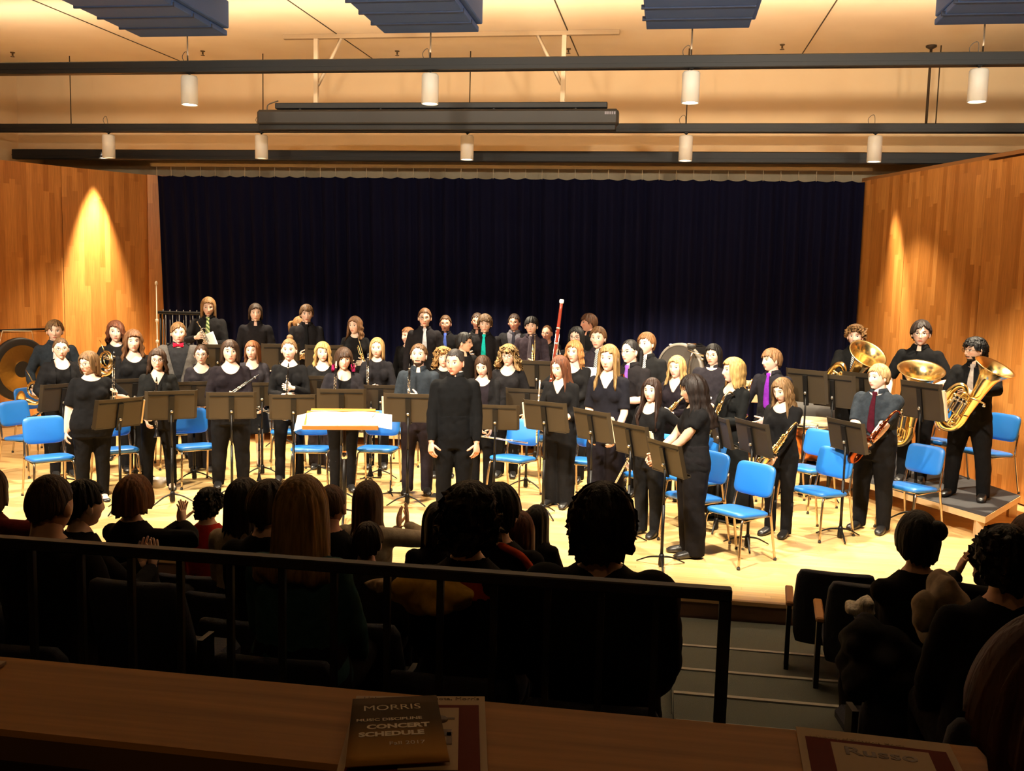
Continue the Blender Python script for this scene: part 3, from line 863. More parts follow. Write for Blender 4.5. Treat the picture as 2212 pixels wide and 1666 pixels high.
def bassoon(M_, label):
    r = empty('bassoon', M_, label, 'bassoon')
    mb = MB(); mb.tube([(0, 0, .1), (0, 0, .8), (0, 0, 1.2), (0, 0, 1.30)], [.024, .021, .0185, .019], 14); mb.build('bass_joint', MAPLE, r)
    mb = MB(); mb.tube([(0, .042, .1), (0, .042, .62)], [.02, .014], 12); mb.build('wing_joint', MAPLE, r)
    mb = MB(); mb.rings([(0, .02, -.02), (0, .02, .36)], [(1, 0, 0)]*2, [(0, 1, 0)]*2, [.032, .03], [.05, .048], 16); mb.build('boot_joint', MAPLE, r)
    mb = MB(); mb.lathe([(.019, 1.28), (.027, 1.29), (.028, 1.315), (.02, 1.33), (.014, 1.328)], 16); mb.build('bell_ring', mat('ivory', (.85, .82, .75), .4), r)
    mb = MB()
    for z in (.37, .80, .98): mb.lathe([(.025, z), (.025, z+.018)], 14)
    for z in np.linspace(.15, .9, 9): mb.lathe([(.009, 0), (.009, .004)], 8, (.022, .0, z), 'x'); mb.tube([(.026, 0, z), (.024, .012, z+.06)], .0025, 5)
    for x_ in (.026, -.026): mb.tube([(x_, .01, .1), (x_*.85, .01, .92)], .0025, 5)
    mb.build('keywork', SILVER, r)
    mb = MB(); mb.tube(path([(0, .042, .62), (0, .05, .72), (0, .10, .76), (0, .2, .72), (0, .24, .66)], 5), np.linspace(.006, .003, 21), 7); mb.build('bocal', SILVER, r)
    return r

# ---- blue padded chair: seat centre at the origin, facing -y
def make_chair():
    r = empty('padded_chair', Matrix.Identity(4), 'x x x x', 'chair', 'blue padded chairs')
    blue = mat('blue_vinyl', (.012, .155, .52), .42, 0, .6, bump=(120, .06), coat=.3)
    mb = MB(); V = []
    def slab(cx, cz, cy_, w, d, h, tilt, axis, cut_=.05):
        n = 9; P = []
        c = MB()
        for i, (q, sc) in enumerate(((-h/2, .93), (-h/2+.006, .985), (0, 1), (h/2-.010, .985), (h/2-.002, .93), (h/2+.004, .75))):
            ring = []
            for t in np.linspace(0, 2*PI, 40, endpoint=False):
                e = 2/5.5
                x_ = w/2*sc*np.sign(math.cos(t))*abs(math.cos(t))**e; y_ = d/2*sc*np.sign(math.sin(t))*abs(math.sin(t))**e
                ring.append((x_, y_, q))
            P.append(ring)
        c.grid(np.array(P), wrap=True); c.f.append(tuple(range(40))[::-1]); c.sm.append(True); c.f.append(tuple(200+j for j in range(40))); c.sm.append(True)
        V_ = c.verts()
        if axis == 'y': V_ = np.stack([V_[:, 0], -V_[:, 2], V_[:, 1]], -1)
        Rm = np.array(Matrix.Rotation(tilt, 3, 'X'))
        return V_ @ Rm.T+np.array([cx, cy_, cz]), c.f
    V_, F_ = slab(0, .445, 0, .44, .42, .045, R(-4), 'z'); MB().add(V_, F_).build('seat', blue, r)
    V_, F_ = slab(0, .715, .225, .42, .30, .04, R(-12), 'y'); MB().add(V_, F_).build('backrest', blue, r)
    for s in (1, -1):
        mb = MB(); mb.tube(path([(s*.185, -.14, .415), (s*.195, -.185, .38), (s*.215, -.225, .01)], 5), .0115, 8); lg = mb.build('leg', CHROME, r); MB().lathe([(.0145, 0), (.0145, .022)], 10, (s*.216, -.227, 0)).build('foot_cap', RUBBER, lg)
        mb = MB(); mb.tube(path([(s*.19, .255, .68), (s*.20, .215, .5), (s*.205, .215, .40), (s*.215, .29, .01)], 5), .0115, 8); lg = mb.build('leg', CHROME, r); MB().lathe([(.0145, 0), (.0145, .022)], 10, (s*.216, .292, 0)).build('foot_cap', RUBBER, lg)
    mb = MB()
    for s in (1, -1): mb.tube([(s*.19, -.16, .415), (s*.205, .215, .42)], .010, 8)
    mb.tube([(-.19, -.1, .414), (.19, -.1, .414)], .009, 8); mb.tube([(-.2, .18, .417), (.2, .18, .417)], .009, 8)
    mb.build('seat_frame', CHROME, r)
    return r
# ---- music stand: base at the origin, desk turned so that its back looks to -y
def make_stand():
    r = empty('music_stand', Matrix.Identity(4), 'x x x x', 'music stand', 'black music stands')
    mb = MB()
    for a in (90, 210, 330):
        c, s = math.cos(R(a)), math.sin(R(a)); mb.tube(path([(c*.02, s*.02, .10), (c*.12, s*.12, .075), (c*.24, s*.24, .012)], 5), np.linspace(.013, .008, 11), 7, flat=.8)
    mb.lathe([(.026, .012), (.028, .03), (.024, .11), (.018, .13)], 12); mb.build('base', BLACKMETAL, r)
    mb = MB(); mb.tube([(0, 0, .1), (0, 0, .62)], .0145, 10); mb.tube([(0, 0, .6), (0, 0, 1.02)], .0105, 10); mb.build('pole', BLACKMETAL, r)
    Rm = np.array(Matrix.Rotation(R(13), 3, 'X')); o = np.array([0, 0, 1.04])
    mb = MB(); w, h = .53, .335
    pr = [(-w/2, .022), (-w/2+.03, .004), (-.06, 0), (-.05, 0), (.05, 0), (.06, 0), (w/2-.03, .004), (w/2, .022)]
    P = [[(x_, y_, z_) for x_, y_ in pr] for z_ in (-.115, -.1, .1, h-.135, h-.12)]
    P2 = [[(x_, y_+.004, z_) for x_, y_ in pr] for z_ in (-.115, -.1, .1, h-.135, h-.12)]
    q = MB(); q.grid(np.array(P+P2[::-1]+[P[0]])); 
    q.box((0, .035, -.115), (w-.04, .075, .006)); q.box((0, .071, -.105), (w-.04, .004, .026))
    mb.add(q.verts() @ Rm.T+o, q.f, False); mb.build('desk', STANDM, r)
    mb = MB(); q = MB(); q.box((0, -.012, .01), (.055, .02, .30)); q.box((0, -.003, .165), (w-.08, .004, .012)); mb.add(q.verts() @ Rm.T+o, q.f, False); mb.build('desk_rib', BLACKMETAL, r)
    mb = MB(); mb.lathe([(.013, -.035), (.016, -.03), (.016, -.012), (.01, 0)], 12, (0, 0, 1.02), 'y'); mb.build('tilt_knob', mat('zinc', (.5, .47, .4), .35, 1.), r)
    return r
# ------------------------------------------------------------------ the hall
def wood_mat(name, c1, c2, seam, bw, rh, rough, axes, coat=0., bump=.05, contrast=.5, spec=.5, msz=.0012):
    """boards: axes = (along, across) object axes"""
    mt, nt, b = newmat(name)
    tc = N(nt, 'ShaderNodeTexCoord'); sp = N(nt, 'ShaderNodeSeparateXYZ'); cb = N(nt, 'ShaderNodeCombineXYZ')
    L(nt, tc.outputs['Object'], sp.inputs[0]); L(nt, sp.outputs[axes[1]], cb.inputs[1])
    dv = N(nt, 'ShaderNodeMath', operation='DIVIDE'); dv.inputs[1].default_value = rh; L(nt, sp.outputs[axes[1]], dv.inputs[0])
    fl_ = N(nt, 'ShaderNodeMath', operation='FLOOR'); L(nt, dv.outputs[0], fl_.inputs[0]); wn = N(nt, 'ShaderNodeTexWhiteNoise', noise_dimensions='1D'); L(nt, fl_.outputs[0], wn.inputs['W'])
    ml = N(nt, 'ShaderNodeMath', operation='MULTIPLY_ADD'); ml.inputs[1].default_value = bw*3; L(nt, wn.outputs['Value'], ml.inputs[0]); L(nt, sp.outputs[axes[0]], ml.inputs[2]); L(nt, ml.outputs[0], cb.inputs[0])
    br = N(nt, 'ShaderNodeTexBrick'); L(nt, cb.outputs[0], br.inputs['Vector'])
    br.inputs['Color1'].default_value = (*c1, 1); br.inputs['Color2'].default_value = (*c2, 1); br.inputs['Mortar'].default_value = (*seam, 1)
    br.inputs['Scale'].default_value = 1; br.inputs['Brick Width'].default_value = bw; br.inputs['Row Height'].default_value = rh
    br.inputs['Mortar Size'].default_value = msz; br.inputs['Bias'].default_value = 0; br.offset = 0.
    mp = N(nt, 'ShaderNodeMapping'); mp.inputs['Scale'].default_value = (1.2, 26, 1); L(nt, cb.outputs[0], mp.inputs[0])
    no = N(nt, 'ShaderNodeTexNoise'); no.inputs['Scale'].default_value = 2.5; no.inputs['Detail'].default_value = 5; L(nt, mp.outputs[0], no.inputs['Vector'])
    rp = N(nt, 'ShaderNodeValToRGB'); rp.color_ramp.elements[0].position = .3; rp.color_ramp.elements[1].position = .75
    rp.color_ramp.elements[0].color = (1-contrast*.4,)*3+(1,); rp.color_ramp.elements[1].color = (1.12, 1.1, 1.08, 1)
    L(nt, no.outputs['Fac'], rp.inputs[0])
    mx = N(nt, 'ShaderNodeMix', data_type='RGBA', blend_type='MULTIPLY'); mx.inputs[0].default_value = 1
    L(nt, br.outputs['Color'], mx.inputs[6]); L(nt, rp.outputs['Color'], mx.inputs[7]); L(nt, mx.outputs[2], b.inputs['Base Color'])
    bp = N(nt, 'ShaderNodeBump'); bp.inputs['Strength'].default_value = bump; bp.inputs['Distance'].default_value = .003
    L(nt, no.outputs['Fac'], bp.inputs['Height']); L(nt, bp.outputs['Normal'], b.inputs['Normal'])
    b.inputs['Specular IOR Level'].default_value = spec; b.inputs['Roughness'].default_value = rough; b.inputs['Coat Weight'].default_value = coat; b.inputs['Coat Roughness'].default_value = .25
    return mt
FLOORM = wood_mat('maple_floor', (.80, .54, .23), (.70, .44, .165), (.36, .21, .08), 1.1, .058, .38, (0, 1), .35, .03, .35)
WALLW = wood_mat('wall_boards', (.62, .27, .066), (.40, .145, .026), (.46, .18, .036), 1.1, .085, .42, (2, 0), .1, .04, .6, .4, .0003)
DESKW = wood_mat('desk_wood', (.42, .19, .042), (.37, .16, .034), (.37, .16, .034), 3., 2., .6, (0, 1), 0., .03, .8, .12)
PLY = mat('pale_ply', (.62, .44, .25), .55, bump=(20, .1), vary=(.5, .33, .17))
CREAMW = mat('cream_plaster', (.76, .56, .33), .85, bump=(3, .05), vary=(.70, .50, .28))
CEILM = mat('ceiling_plaster', (.88, .73, .52), .9, bump=(1.3, .3), vary=(.76, .58, .38))
CARPET = mat('grey_carpet', (.15, .165, .15), .95, 0, .1, bump=(180, .4), vary=(.10, .11, .10))
DARKPAINT = mat('dark_track_paint', (.013, .013, .014), .5, .3)

fl = MB().box((-3.5, 11.87, -.02), (20, 8.66, .04)); struct(fl.build('floor', FLOORM))
fa = MB().box((-3.5, 7.56, -.095), (20, .04, .11)).box((-3.5, 7.57, -.16), (20, .05, .02)); struct(fa.build('trim_1', mat('stage_front_brown', (.11, .045, .016), .6, bump=(14, .1))))
fa = MB().box((-3.5, 7.55, -.018), (20, .035, .045), .008); struct(fa.build('trim_2', mat('stage_nosing', (.42, .24, .09), .5)))
# auditorium floor: flat below the stage, then broad seating tiers; the aisle steps stand on the right
prof = [(7.56, -.17), (6.55, -.17), (6.55, -.05), (5.75, -.05), (5.75, .05), (5.0, .05), (5.0, .18), (4.2, .18), (4.2, .45), (3.15, .45), (3.15, .62), (2.4, .62), (2.4, .9), (1.4, .9), (1.4, 1.25), (-1.5, 1.25)]
mb = MB(); P = [[(x_, y_, z_) for y_, z_ in prof] for x_ in (-12.5, 6.)]; mb.grid(np.array(P), smooth=False); struct(mb.build('floor_auditorium', CARPET))
nos = [at(1595, 1403, 0.), at(1600, 1455, .15), at(1600, 1508, .3), at(1600, 1570, .46)]
for i, (p, z_) in enumerate(zip(nos, (0., .15, .3, .46))):
    nxt = nos[i+1][1] if i < 3 else 3.2
    mb = MB().box((.75, (p[1]+nxt)/2-.15, z_-.10), (1.25, p[1]-nxt+.3, .20)); struct(mb.build('floor_step', CARPET))
    mb = MB().box((.75, p[1]-.012, z_+.003), (1.25, .03, .010)); struct(mb.build('trim_3', mat('step_nosing', (.34, .33, .29), .6)))

# side walls of the stage: tall wooden panels
WH = 4.05
def panel(a, b, z0, z1, name, th=.10, mt=None, over=0.):
    a, b = np.array(a), np.array(b); d = b-a; L_ = np.linalg.norm(d); ang = math.atan2(d[1], d[0])
    mb = MB().box((L_/2, th/2*(1 if over >= 0 else -1), (z0+z1)/2), (L_-.008, th, z1-z0-.004))
    o = mb.build(name, mt or WALLW); o.matrix_world = TR(a[0], a[1], 0, ang); struct(o); return o
l0, l1, l2 = (-11.4, 10.85), (-9.46, 14.18), (-8.66, 15.40)
panel(l0, l1, .02, 1.46, 'wall_left'); panel(l0, l1, 1.462, WH, 'wall_left'); panel(l1, l2, .02, WH, 'wall_left'); panel((-8.64, 15.30), (-8.36, 15.52), .02, WH, 'wall_left')
panel((-11.4, 10.82), (-9.48, 14.12), 0, .07, 'baseboard_left', .12, mat('base_brown', (.25, .11, .035), .5)); panel((-9.48, 14.12), (-8.66, 15.36), 0, .07, 'baseboard_left', .12, MATS['base_brown'])
r0, r1, r2, r3 = (2.84, 15.48), (3.25, 14.30), (3.80, 12.74), (5.3, 8.45)
panel(r0, r1, .02, WH, 'wall_right'); panel(r1, r2, .02, WH, 'wall_right'); panel(r2, r3, .02, WH-.03, 'wall_right')
panel(r0, r3, WH-.006, WH+.045, 'trim_4', .14, mat('wall_cap', (.30, .13, .04), .5))
# hall shell: back wall, upper wall above the curtain, outer side walls and ceiling
zc = float(aty(568, 116, 13.75)[2]); CS = .0208
ceil_z = lambda y_: zc+CS*(y_-13.75)
mb = MB().box((-3., 15.78, 3.), (21, .2, 6.4)); struct(mb.build('wall_back', mat('painted_block', (.46, .39, .27), .85, bump=(12, .1), vary=(.40, .33, .22))))
mb = MB().box((-3., 15.15, (4.42+6.3)/2), (21, .3, 6.3-4.42)); struct(mb.build('wall_back_upper', CREAMW))
xl = float(aty(38, 250, 15.)[0])
mb = MB().box((xl-.1, 11., 3.), (.2, 10.8, 6.6)); struct(mb.build('wall_left_outer', CREAMW))
mb = MB().box((6.7, 11., 3.), (.2, 10.8, 6.6)); struct(mb.build('wall_right_outer', CREAMW))
mb = MB().box((xl-1.6, 2., 2.5), (.2, 8.4, 7.)); struct(mb.build('wall_left_house', mat('dark_house_paint', (.05, .045, .04), .9)))
mb = MB().box((6.7, 2., 2.5), (.2, 8.4, 7.)); struct(mb.build('wall_right_house', MATS['dark_house_paint']))
P = [[(x_, y_, ceil_z(y_)+dz_) for x_, dz_ in ((-13.2, 0), (7.2, 0), (7.2, .15), (-13.2, .15), (-13.2, 0))] for y_ in (5.6, 16.5)]
mb = MB(); mb.grid(np.array(P), smooth=False); struct(mb.build('ceiling', CEILM))
P = [[(x_, y_, 5.63+dz_) for x_, dz_ in ((-13.2, 0), (7.2, 0), (7.2, .15), (-13.2, .15), (-13.2, 0))] for y_ in (-2., 5.6)]
mb = MB(); mb.grid(np.array(P), smooth=False); struct(mb.build('ceiling_house', MATS['dark_house_paint']))
for px_, py_ in ((72, 0), (622, 0), (1198, 0), (1808, 0)):
    d = _ray(px_, py_); t_ = (zc-13.75*CS-CAM[2])/(d[2]-CS*d[1]); p = CAM+d*t_
    mb = MB().tube([(p[0], 7., ceil_z(7.)-.001), (p[0], 14.99, ceil_z(14.99)-.001)], .009, 4); struct(mb.build('trim_5', mat('seam_dark', (.06, .035, .015), .8)))
for i, (px_, py_) in enumerate(((27, 113), (438, 110), (858, 110), (1228, 105), (1690, 96))):
    d = _ray(px_, py_); t_ = (zc-13.75*CS-CAM[2])/(d[2]-CS*d[1]); p = CAM+d*t_
    r = empty('sprinkler_head', TR(p[0], p[1], p[2]), 'small brown ceiling sprinkler above the front black lighting bar', 'sprinkler', 'ceiling sprinklers')
    MB().lathe([(.035, 0), (.03, -.012), (.012, -.016), (.012, -.05)], 12).build('fitting', mat('old_bronze', (.12, .07, .03), .5, .7), r)
    MB().lathe([(.03, -.062), (.03, -.066)], 12).tube([(.012, 0, -.05), (.012, 0, -.064)], .003, 5).build('deflector', MATS['old_bronze'], r)

# black lighting bars, rods
for nm, Y_, z_, th, x0, x1 in (('trim_6', 10.85, 4.81, .135, -10.3, 6.5), ('trim_7', 13.75, 4.565, .12, xl+.02, 6.5), ('trim_8', 14.6, 4.28, .155, float(aty(30, 335, 14.6)[0]), 5.6)):
    mb = MB().box(((x0+x1)/2, Y_, z_), (x1-x0, .12, th), .01)
    mb.box(((x0+x1)/2, Y_-.061, z_-.01), (x1-x0-.01, .008, .012)); struct(mb.build(nm, DARKPAINT))
def rod(px_, py_, Y_, z0, r_=.008, lab=None):
    p = aty(px_, py_, Y_)
    mb = MB().tube([(p[0], Y_, z0), (p[0], Y_, ceil_z(Y_))], r_, 6)
    if r_ > .01: mb.lathe([(r_, ceil_z(Y_)-.05), (.07, ceil_z(Y_)-.02), (.07, ceil_z(Y_)-.001)], 10, (p[0], Y_, 0))
    tag(mb.build('hanger_rod', mat('rod_brown', (.05, .03, .015), .6, .4)), lab, 'rod', 'rods holding the lighting bars')
for px_, ord_ in ((152, 'by the left end'), (568, 'above the left end of the screen case'), (1015, 'behind the middle of the screen case'), (1485, 'between the third and fourth lamps'), (2005, 'thicker one beside the right wood wall')):
    rod(px_, 200, 13.75, 4.62, .017 if px_ == 2005 else .008, 'thin dark rod of the second lighting bar, '+ord_)
rod(2026, 200, 13.75, 4.62, .008, 'thin dark rod just right of the thicker rod near the right wall')
for px_, ord_ in ((405, 'leftmost'), (930, 'second from the left'), (1494, 'third from the left'), (2124, 'rightmost')):
    rod(px_, 100, 10.88, 4.87, .009, 'dark rod of the front lighting bar below a blue ceiling baffle, '+ord_)

# cylinder lamps
LAMPS = []
def lamp(px_, py_, Y_, zbar, on, label, dia=.19, h=.33):
    nm_ = -1 if 'left wood' in label else 1 if 'right wood' in label else 0
    p = aty(px_, py_, Y_); x_, zb = p[0], zbar-.10
    r = empty('cylinder_spotlight', TR(x_, Y_-.02, zb), label, 'stage light', 'white cylinder lamps on the lighting bars')
    MB().lathe([(.02, .0), (dia/2-.012, -.002), (dia/2, -.02), (dia/2, -h), (dia/2-.008, -h), (dia/2-.008, -h+.03), (.02, -h+.031)], 28, cap=False).build('housing', WHITEP, r)
    MB().lathe([(dia/2-.009, -h+.012), (.001, -h+.010)], 24, cap=False).build('lens', emat('lens_lit', (1, .93, .78), 14. if on else 4.) if on else emat('lens_dim', (1, .85, .6), 1.6), r)
    MB().tube([(0, 0, .0), (0, 0, .12)], .012, 8).box((0, 0, .04), (.05, .05, .03), .005).build('clamp', DARKPAINT, r)
    MB().tube(path([(.0, .03, .02), (-.05, .06, .10), (-.10, .03, .22), (-.03, .0, .27), (-.01, .02, .12)], 5), .004, 5).build('cable', mat('cable_grey', (.10, .085, .07), .6), r)
    LAMPS.append((x_, Y_-.02, zb-h-.01, on, nm_))
for px_, nm in ((411, 'leftmost'), (930, 'second from the left'), (1492, 'third from the left'), (2111, 'rightmost')):
    lamp(px_, 190, 10.85, 4.81, True, 'white cylinder lamp glowing below the front bar, '+nm)
for px_, nm, on in ((236, 'leftmost, above the left wood wall', False), (566, 'under the left end of the screen case', False), (1010, 'under the middle of the screen case', True), (1482, 'second from the right', True), (1890, 'rightmost, by the right wood wall', True)):
    lamp(px_, 300, 13.75, 4.565, on, 'white cylinder lamp on the second bar, '+nm, .185, .34)

# stepped blue ceiling baffles
def baffle(x_, label):
    r = empty('ceiling_baffle', TR(x_, 10.62, 5.16), label, 'ceiling baffle', 'blue stepped ceiling baffles')
    bl = mat('baffle_blue', (.026, .064, .185), .7, bump=(60, .1)); dk = mat('baffle_dark', (.006, .012, .036), .7)
    MB().box((0, -1.2, .17), (1.13, 2.4, .30), .01).build('body', bl, r)
    for i in range(6):
        y_ = -.10-.42*i
        MB().box((-.02, y_-.03, -.012), (1.06, .40, .06), .006).build('slat', bl, r)
        MB().box((-.035, y_-.215, -.030), (1.10, .022, .045), .003).build('slat_edge', dk, r)
    mb = MB()
    for a, b in ((-.4, -.3), (.4, -.3), (-.4, -2.1), (.4, -2.1)): mb.tube([(a, b, .3), (a, b, ceil_z(10.6+b)-5.16)], .006, 5)
    mb.build('hanging_wires', MATS['rod_brown'], r)
for x_, nm in ((-5.54, 'leftmost of the four'), (-2.64, 'second from the left'), (.23, 'third from the left'), (3.12, 'rightmost, cut by the corner')):
    baffle(x_, 'blue stepped baffle hanging under the ceiling, '+nm)

# projection screen case with its hanging frame
YS = 12.6
a, b = aty(560, 245, YS), aty(1337, 245, YS); z0 = float(aty(950, 272, YS)[2]); z1 = float(aty(950, 238, YS)[2])
r = empty('projector_screen', TR((a[0]+b[0])/2, YS, z0), 'long black projection screen case hanging above the stage', 'projection screen')
w_ = b[0]-a[0]; h_ = z1-z0
MB().box((0, 0, h_/2), (w_, .2, h_), .03).build('case', mat('screen_case', (.030, .027, .025), .5, .2), r)
MB().box((0, -.02, -.03), (w_-.06, .14, .07), .01).build('screen_slot', DARKPAINT, r)
lb = MB()
for i in range(5): lb.box((w_/2-.16+i*.028, -.1015, h_*.72), (.018 if i else .024, .003, .035))
lb.build('maker_plate', mat('plate_grey', (.22, .20, .24), .5), r)
a, b = aty(595, 228, YS), aty(1312, 228, YS)
mb = MB().box(((a[0]+b[0])/2-(r.location.x), .02, float(aty(950, 228, YS)[2])-z0), (b[0]-a[0], .09, .075), .008); mb.build('support_bar', DARKPAINT, r)
for q in (650, 824, 1068, 1245):
    x_ = aty(q, 236, YS)[0]-r.location.x; MB().tube([(x_, .0, h_-.01), (x_-.02, 0, h_+.05)], .018, 8).build('bracket', DARKPAINT, r)
zt = ceil_z(YS)-z0
for q, s in ((682, 1), (1216, -1)):
    x_ = float(aty(q, 180, YS)[0]-r.location.x)
    MB().box((x_, .02, (zt+h_+.1)/2), (.055, .055, zt-h_-.1)).build('upright', mat('strut_cream', (.60, .46, .30), .6), r)
    MB().tube([(x_+s*.02, .02, h_+.32), (x_+s*.36, .02, zt-.02)], .024, 4).build('brace', MATS['strut_cream'], r)
a, b = aty(612, 78, YS), aty(1338, 70, YS)
MB().box(((a[0]+b[0])/2-r.location.x, .02, zt-.03), (b[0]-a[0], .07, .055)).build('ceiling_channel', mat('channel_tan', (.42, .28, .15), .6), r)
MB().tube(path([(-w_/2+.1, .02, h_), (-w_/2+.12, .02, h_+.08), (-w_/2+.26, .02, h_+.13)], 5), .008, 6).build('cable', MATS['cable_grey'], r)

# stage curtain
x0, x1 = -8.50, 2.86; nx = 1000
xs = np.linspace(x0, x1, nx); g = np.random.default_rng(5)
ph = np.cumsum(g.uniform(.6, 1.5, nx)); ph = ph/ph[-1]*(x1-x0)/.20*2*PI
am = np.interp(xs, np.linspace(x0, x1, 40), g.uniform(.025, .075, 40))
rows = []
for z_ in (.03, .5, 1.2, 2., 2.8, 3.4, 3.8, 4.0, 4.045):
    sc = np.interp(z_, [0, 3.2, 4.0], [1.15, .9, .45])
    top = -.022*np.abs(np.sin((xs-x0)/.26*PI)) if z_ > 3.9 else 0
    y_ = 15.36+am*sc*np.sin(ph+.15*np.sin(z_*2))+.3*am*np.sin(ph*.5+1)
    xx = xs.copy(); lean = (4.0-z_)*.035; xx = x0+lean+(xs-x0)*(x1-x0-lean)/(x1-x0)
    rows.append(np.stack([xx, y_, np.full(nx, z_)+top], -1))
mb = MB(); mb.grid(np.array(rows))
cur = mb.build('stage_curtain', None); tag(cur, 'tall pleated midnight blue curtain across the back of the stage', 'curtain')
mt, nt, b_ = newmat('navy_velour'); b_.inputs['Base Color'].default_value = (.0034, .0039, .019, 1); b_.inputs['Roughness'].default_value = .9
b_.inputs['Sheen Weight'].default_value = .03; b_.inputs['Sheen Tint'].default_value = (.3, .3, .8, 1); b_.inputs['Specular IOR Level'].default_value = .1
noise_bump(nt, b_, 90, .15); cur.data.materials.append(mt)
sd = cur.modifiers.new('thick', 'SOLIDIFY'); sd.thickness = .012
mb = MB()
for i in range(44): mb.tube([(x0+.26*i, 15.36, 4.03), (x0+.26*i, 15.36, 4.2)], .006, 5)
mb.box(((x0+x1)/2, 15.36, 4.215), (x1-x0+.2, .05, .05)); o = mb.build('curtain_track', mat('track_cream', (.46, .39, .27), .7), cur)

# platforms
def platform(corners, z, name, label, group=None, th=.07):
    C = np.array(corners); c = C.mean(0); r = empty(name, TR(c[0], c[1], 0), label, 'riser', group); Q = C-c
    def prism(P2, z0, z1):
        n = len(P2); V = [(*p, z0) for p in P2]+[(*p, z1) for p in P2]; F = [tuple(range(n))[::-1], tuple(range(n, 2*n))]+[(i, (i+1) % n, n+(i+1) % n, n+i) for i in range(n)]
        m_ = MB(); m_.add(V, F, False); return m_
    prism(Q, z-th, z-.006).build('frame', PLY, r); prism(Q*.994, z-.006, z).build('deck', mat('riser_carpet', (.045, .045, .048), .9, bump=(120, .3)), r)
    for q in Q*.93: MB().box((q[0], q[1], (z-th)/2), (.08, .08, z-th)).build('leg', PLY, r)
    return r
RZ = .25
platform([(1.74, 12.45), (3.19, 9.95), (3.90, 11.10), (3.15, 13.6)], RZ, 'riser_platform', 'low black topped riser with pale plywood edge under the tubas')
for i, (a, b) in enumerate(((-7.3, -5.0), (-4.98, -2.5), (-2.48, .1))):
    platform([(a, 13.25), (b, 13.25), (b, 15.15), (a, 15.15)], .22, 'riser_platform', 'low riser along the curtain, '+('left section', 'middle section', 'right section')[i], 'risers along the curtain')
# ------------------------------------------------------------------ the band
BLOND = (.46, .29, .10); DBLOND = (.28, .165, .06); LBROWN = (.20, .11, .045); BROWN = (.11, .055, .022); DBROWN = (.05, .024, .012); BLACKH = (.010, .009, .009); AUBURN = (.19, .07, .025); GINGER = (.34, .15, .05)
BK = (.008, .0075, .008); CHAR = (.018, .018, .020); PURP = (.020, .015, .020); SLATE = (.022, .028, .036)
def B(hx, hy, Y, label, zf=0., **kw):
    X, Y_, H = byhead(hx, hy, Y, zf)
    if kw.get('hair') in ('afro', 'curly', 'curlytop'): H -= .02
    return person(label, X, Y_, H, zf, **kw)
# front arc, left to right
f1 = B(195, 757, 9.36, 'woman in glasses and wide black elbow-sleeved top looking left, holding an upright clarinet', f=1, fat=.42, rel=4, look=-48, nod=4, glasses=True, hair='bob', hc=LBROWN, top='elbow', neck='boat', hem=.46, bot='slim', flats=True, lh=(.135, -.12, .71), lp=(.8, .4, -.6), lhd=(.1, -.6, .8), lhn=(-.9, -.3, 0), lcurl=.8, stance=.01)
clarinet(between(wl(f1, (.125, -.15, .60)), wl(f1, (.132, -.16, .99)), (0, -1, 0))[0], 'clarinet held upright by the woman looking left')
f2 = B(340, 752, 10.05, 'woman in glasses and draped black V-neck blouse with a clarinet down her front', f=1, fat=.22, rel=-4, look=4, glasses=True, hair='wavy', hs=dict(z=[.07, .05, -.13, -.15, -.16, -.15], shift=-14), hc=DBROWN, neck='v', tc=(0.0124, 0.0124, 0.0118), bot='slim', hem=.55, flats=True, lh=(.06, -.15, .58), rh=(-.07, -.15, .52), stance=.03)
clarinet(between(wl(f2, (.0, -.17, .40)), wl(f2, (.0, -.13, .81)), (0, -1, 0))[0], 'clarinet hanging down the front of the woman in the V-neck blouse')
f3 = B(497, 733, 10.36, 'broad woman with dark brown bob in black scoop-neck sweater holding a slanted clarinet', f=1, fat=.42, rel=3, hair='bob', hs=dict(z=[.06, .05, -.09, -.115, -.12, -.12], shift=-20), hc=DBROWN, neck='scoop', tc=(0.0124, 0.0087, 0.0112), lh=(.03, -.19, .635), rh=(-.07, -.19, .61), bot='pants', stance=.03)
clarinet(between(wl(f3, (-.10, -.235, .60)), wl(f3, (.14, -.21, .765)), (0, -1, .3))[0], 'clarinet slanting up to the right across the broad woman in scoop neck', L_=.56)
f4 = B(625, 730, 10.82, 'smiling woman with hair in a top bun gripping her clarinet with both hands', f=1, rel=-2, look=-6, hair='bun', hc=LBROWN, neck='boat', lh=(.03, -.15, .675), rh=(-.035, -.155, .625), lhd=(-.95, -.1, .1), rhd=(.95, -.1, -.05), lhn=(0, .95, 0), rhn=(0, .95, 0), lcurl=.7, rcurl=.7, bot='slim', stance=.012)
clarinet(between(wl(f4, (-.02, -.185, .46)), wl(f4, (.0, -.18, .83)), (0, -1, 0))[0], 'clarinet gripped in front by the woman with the bun')
f5 = B(742, 750, 10.49, 'woman with dark fringe and magenta lower hair in black cardigan, holding an oboe', f=1, fat=.1, rel=6, hair='bobbangs', hc=DBROWN, hs=dict(th=.02), neck='scoop', jacket=(.015, .013, .016), jl=(.55, .05, .025), lh=(.04, -.17, .635), rh=(-.07, -.16, .63), bot='slim', boots=True)
h_ = MB(); st = dict(HS['bob']); st.update(z=[-.03, -.05, -.11, -.135, -.14, -.135], th=.032, g1=1.16, seed=8)
hm = hair_mesh(st, f5.k); V = hm.verts(); keep = [q for q in hm.f if all(V[i][2] < -.045*f5.k for i in q) and not all(V[i][1] < -.055*f5.k for i in q)]
h_.add(V+f5.hcen, keep); o = h_.build('dyed_hair', HAIR, f5.body, (.40, .012, .11)); o['label'] = 'magenta dyed lower hair'
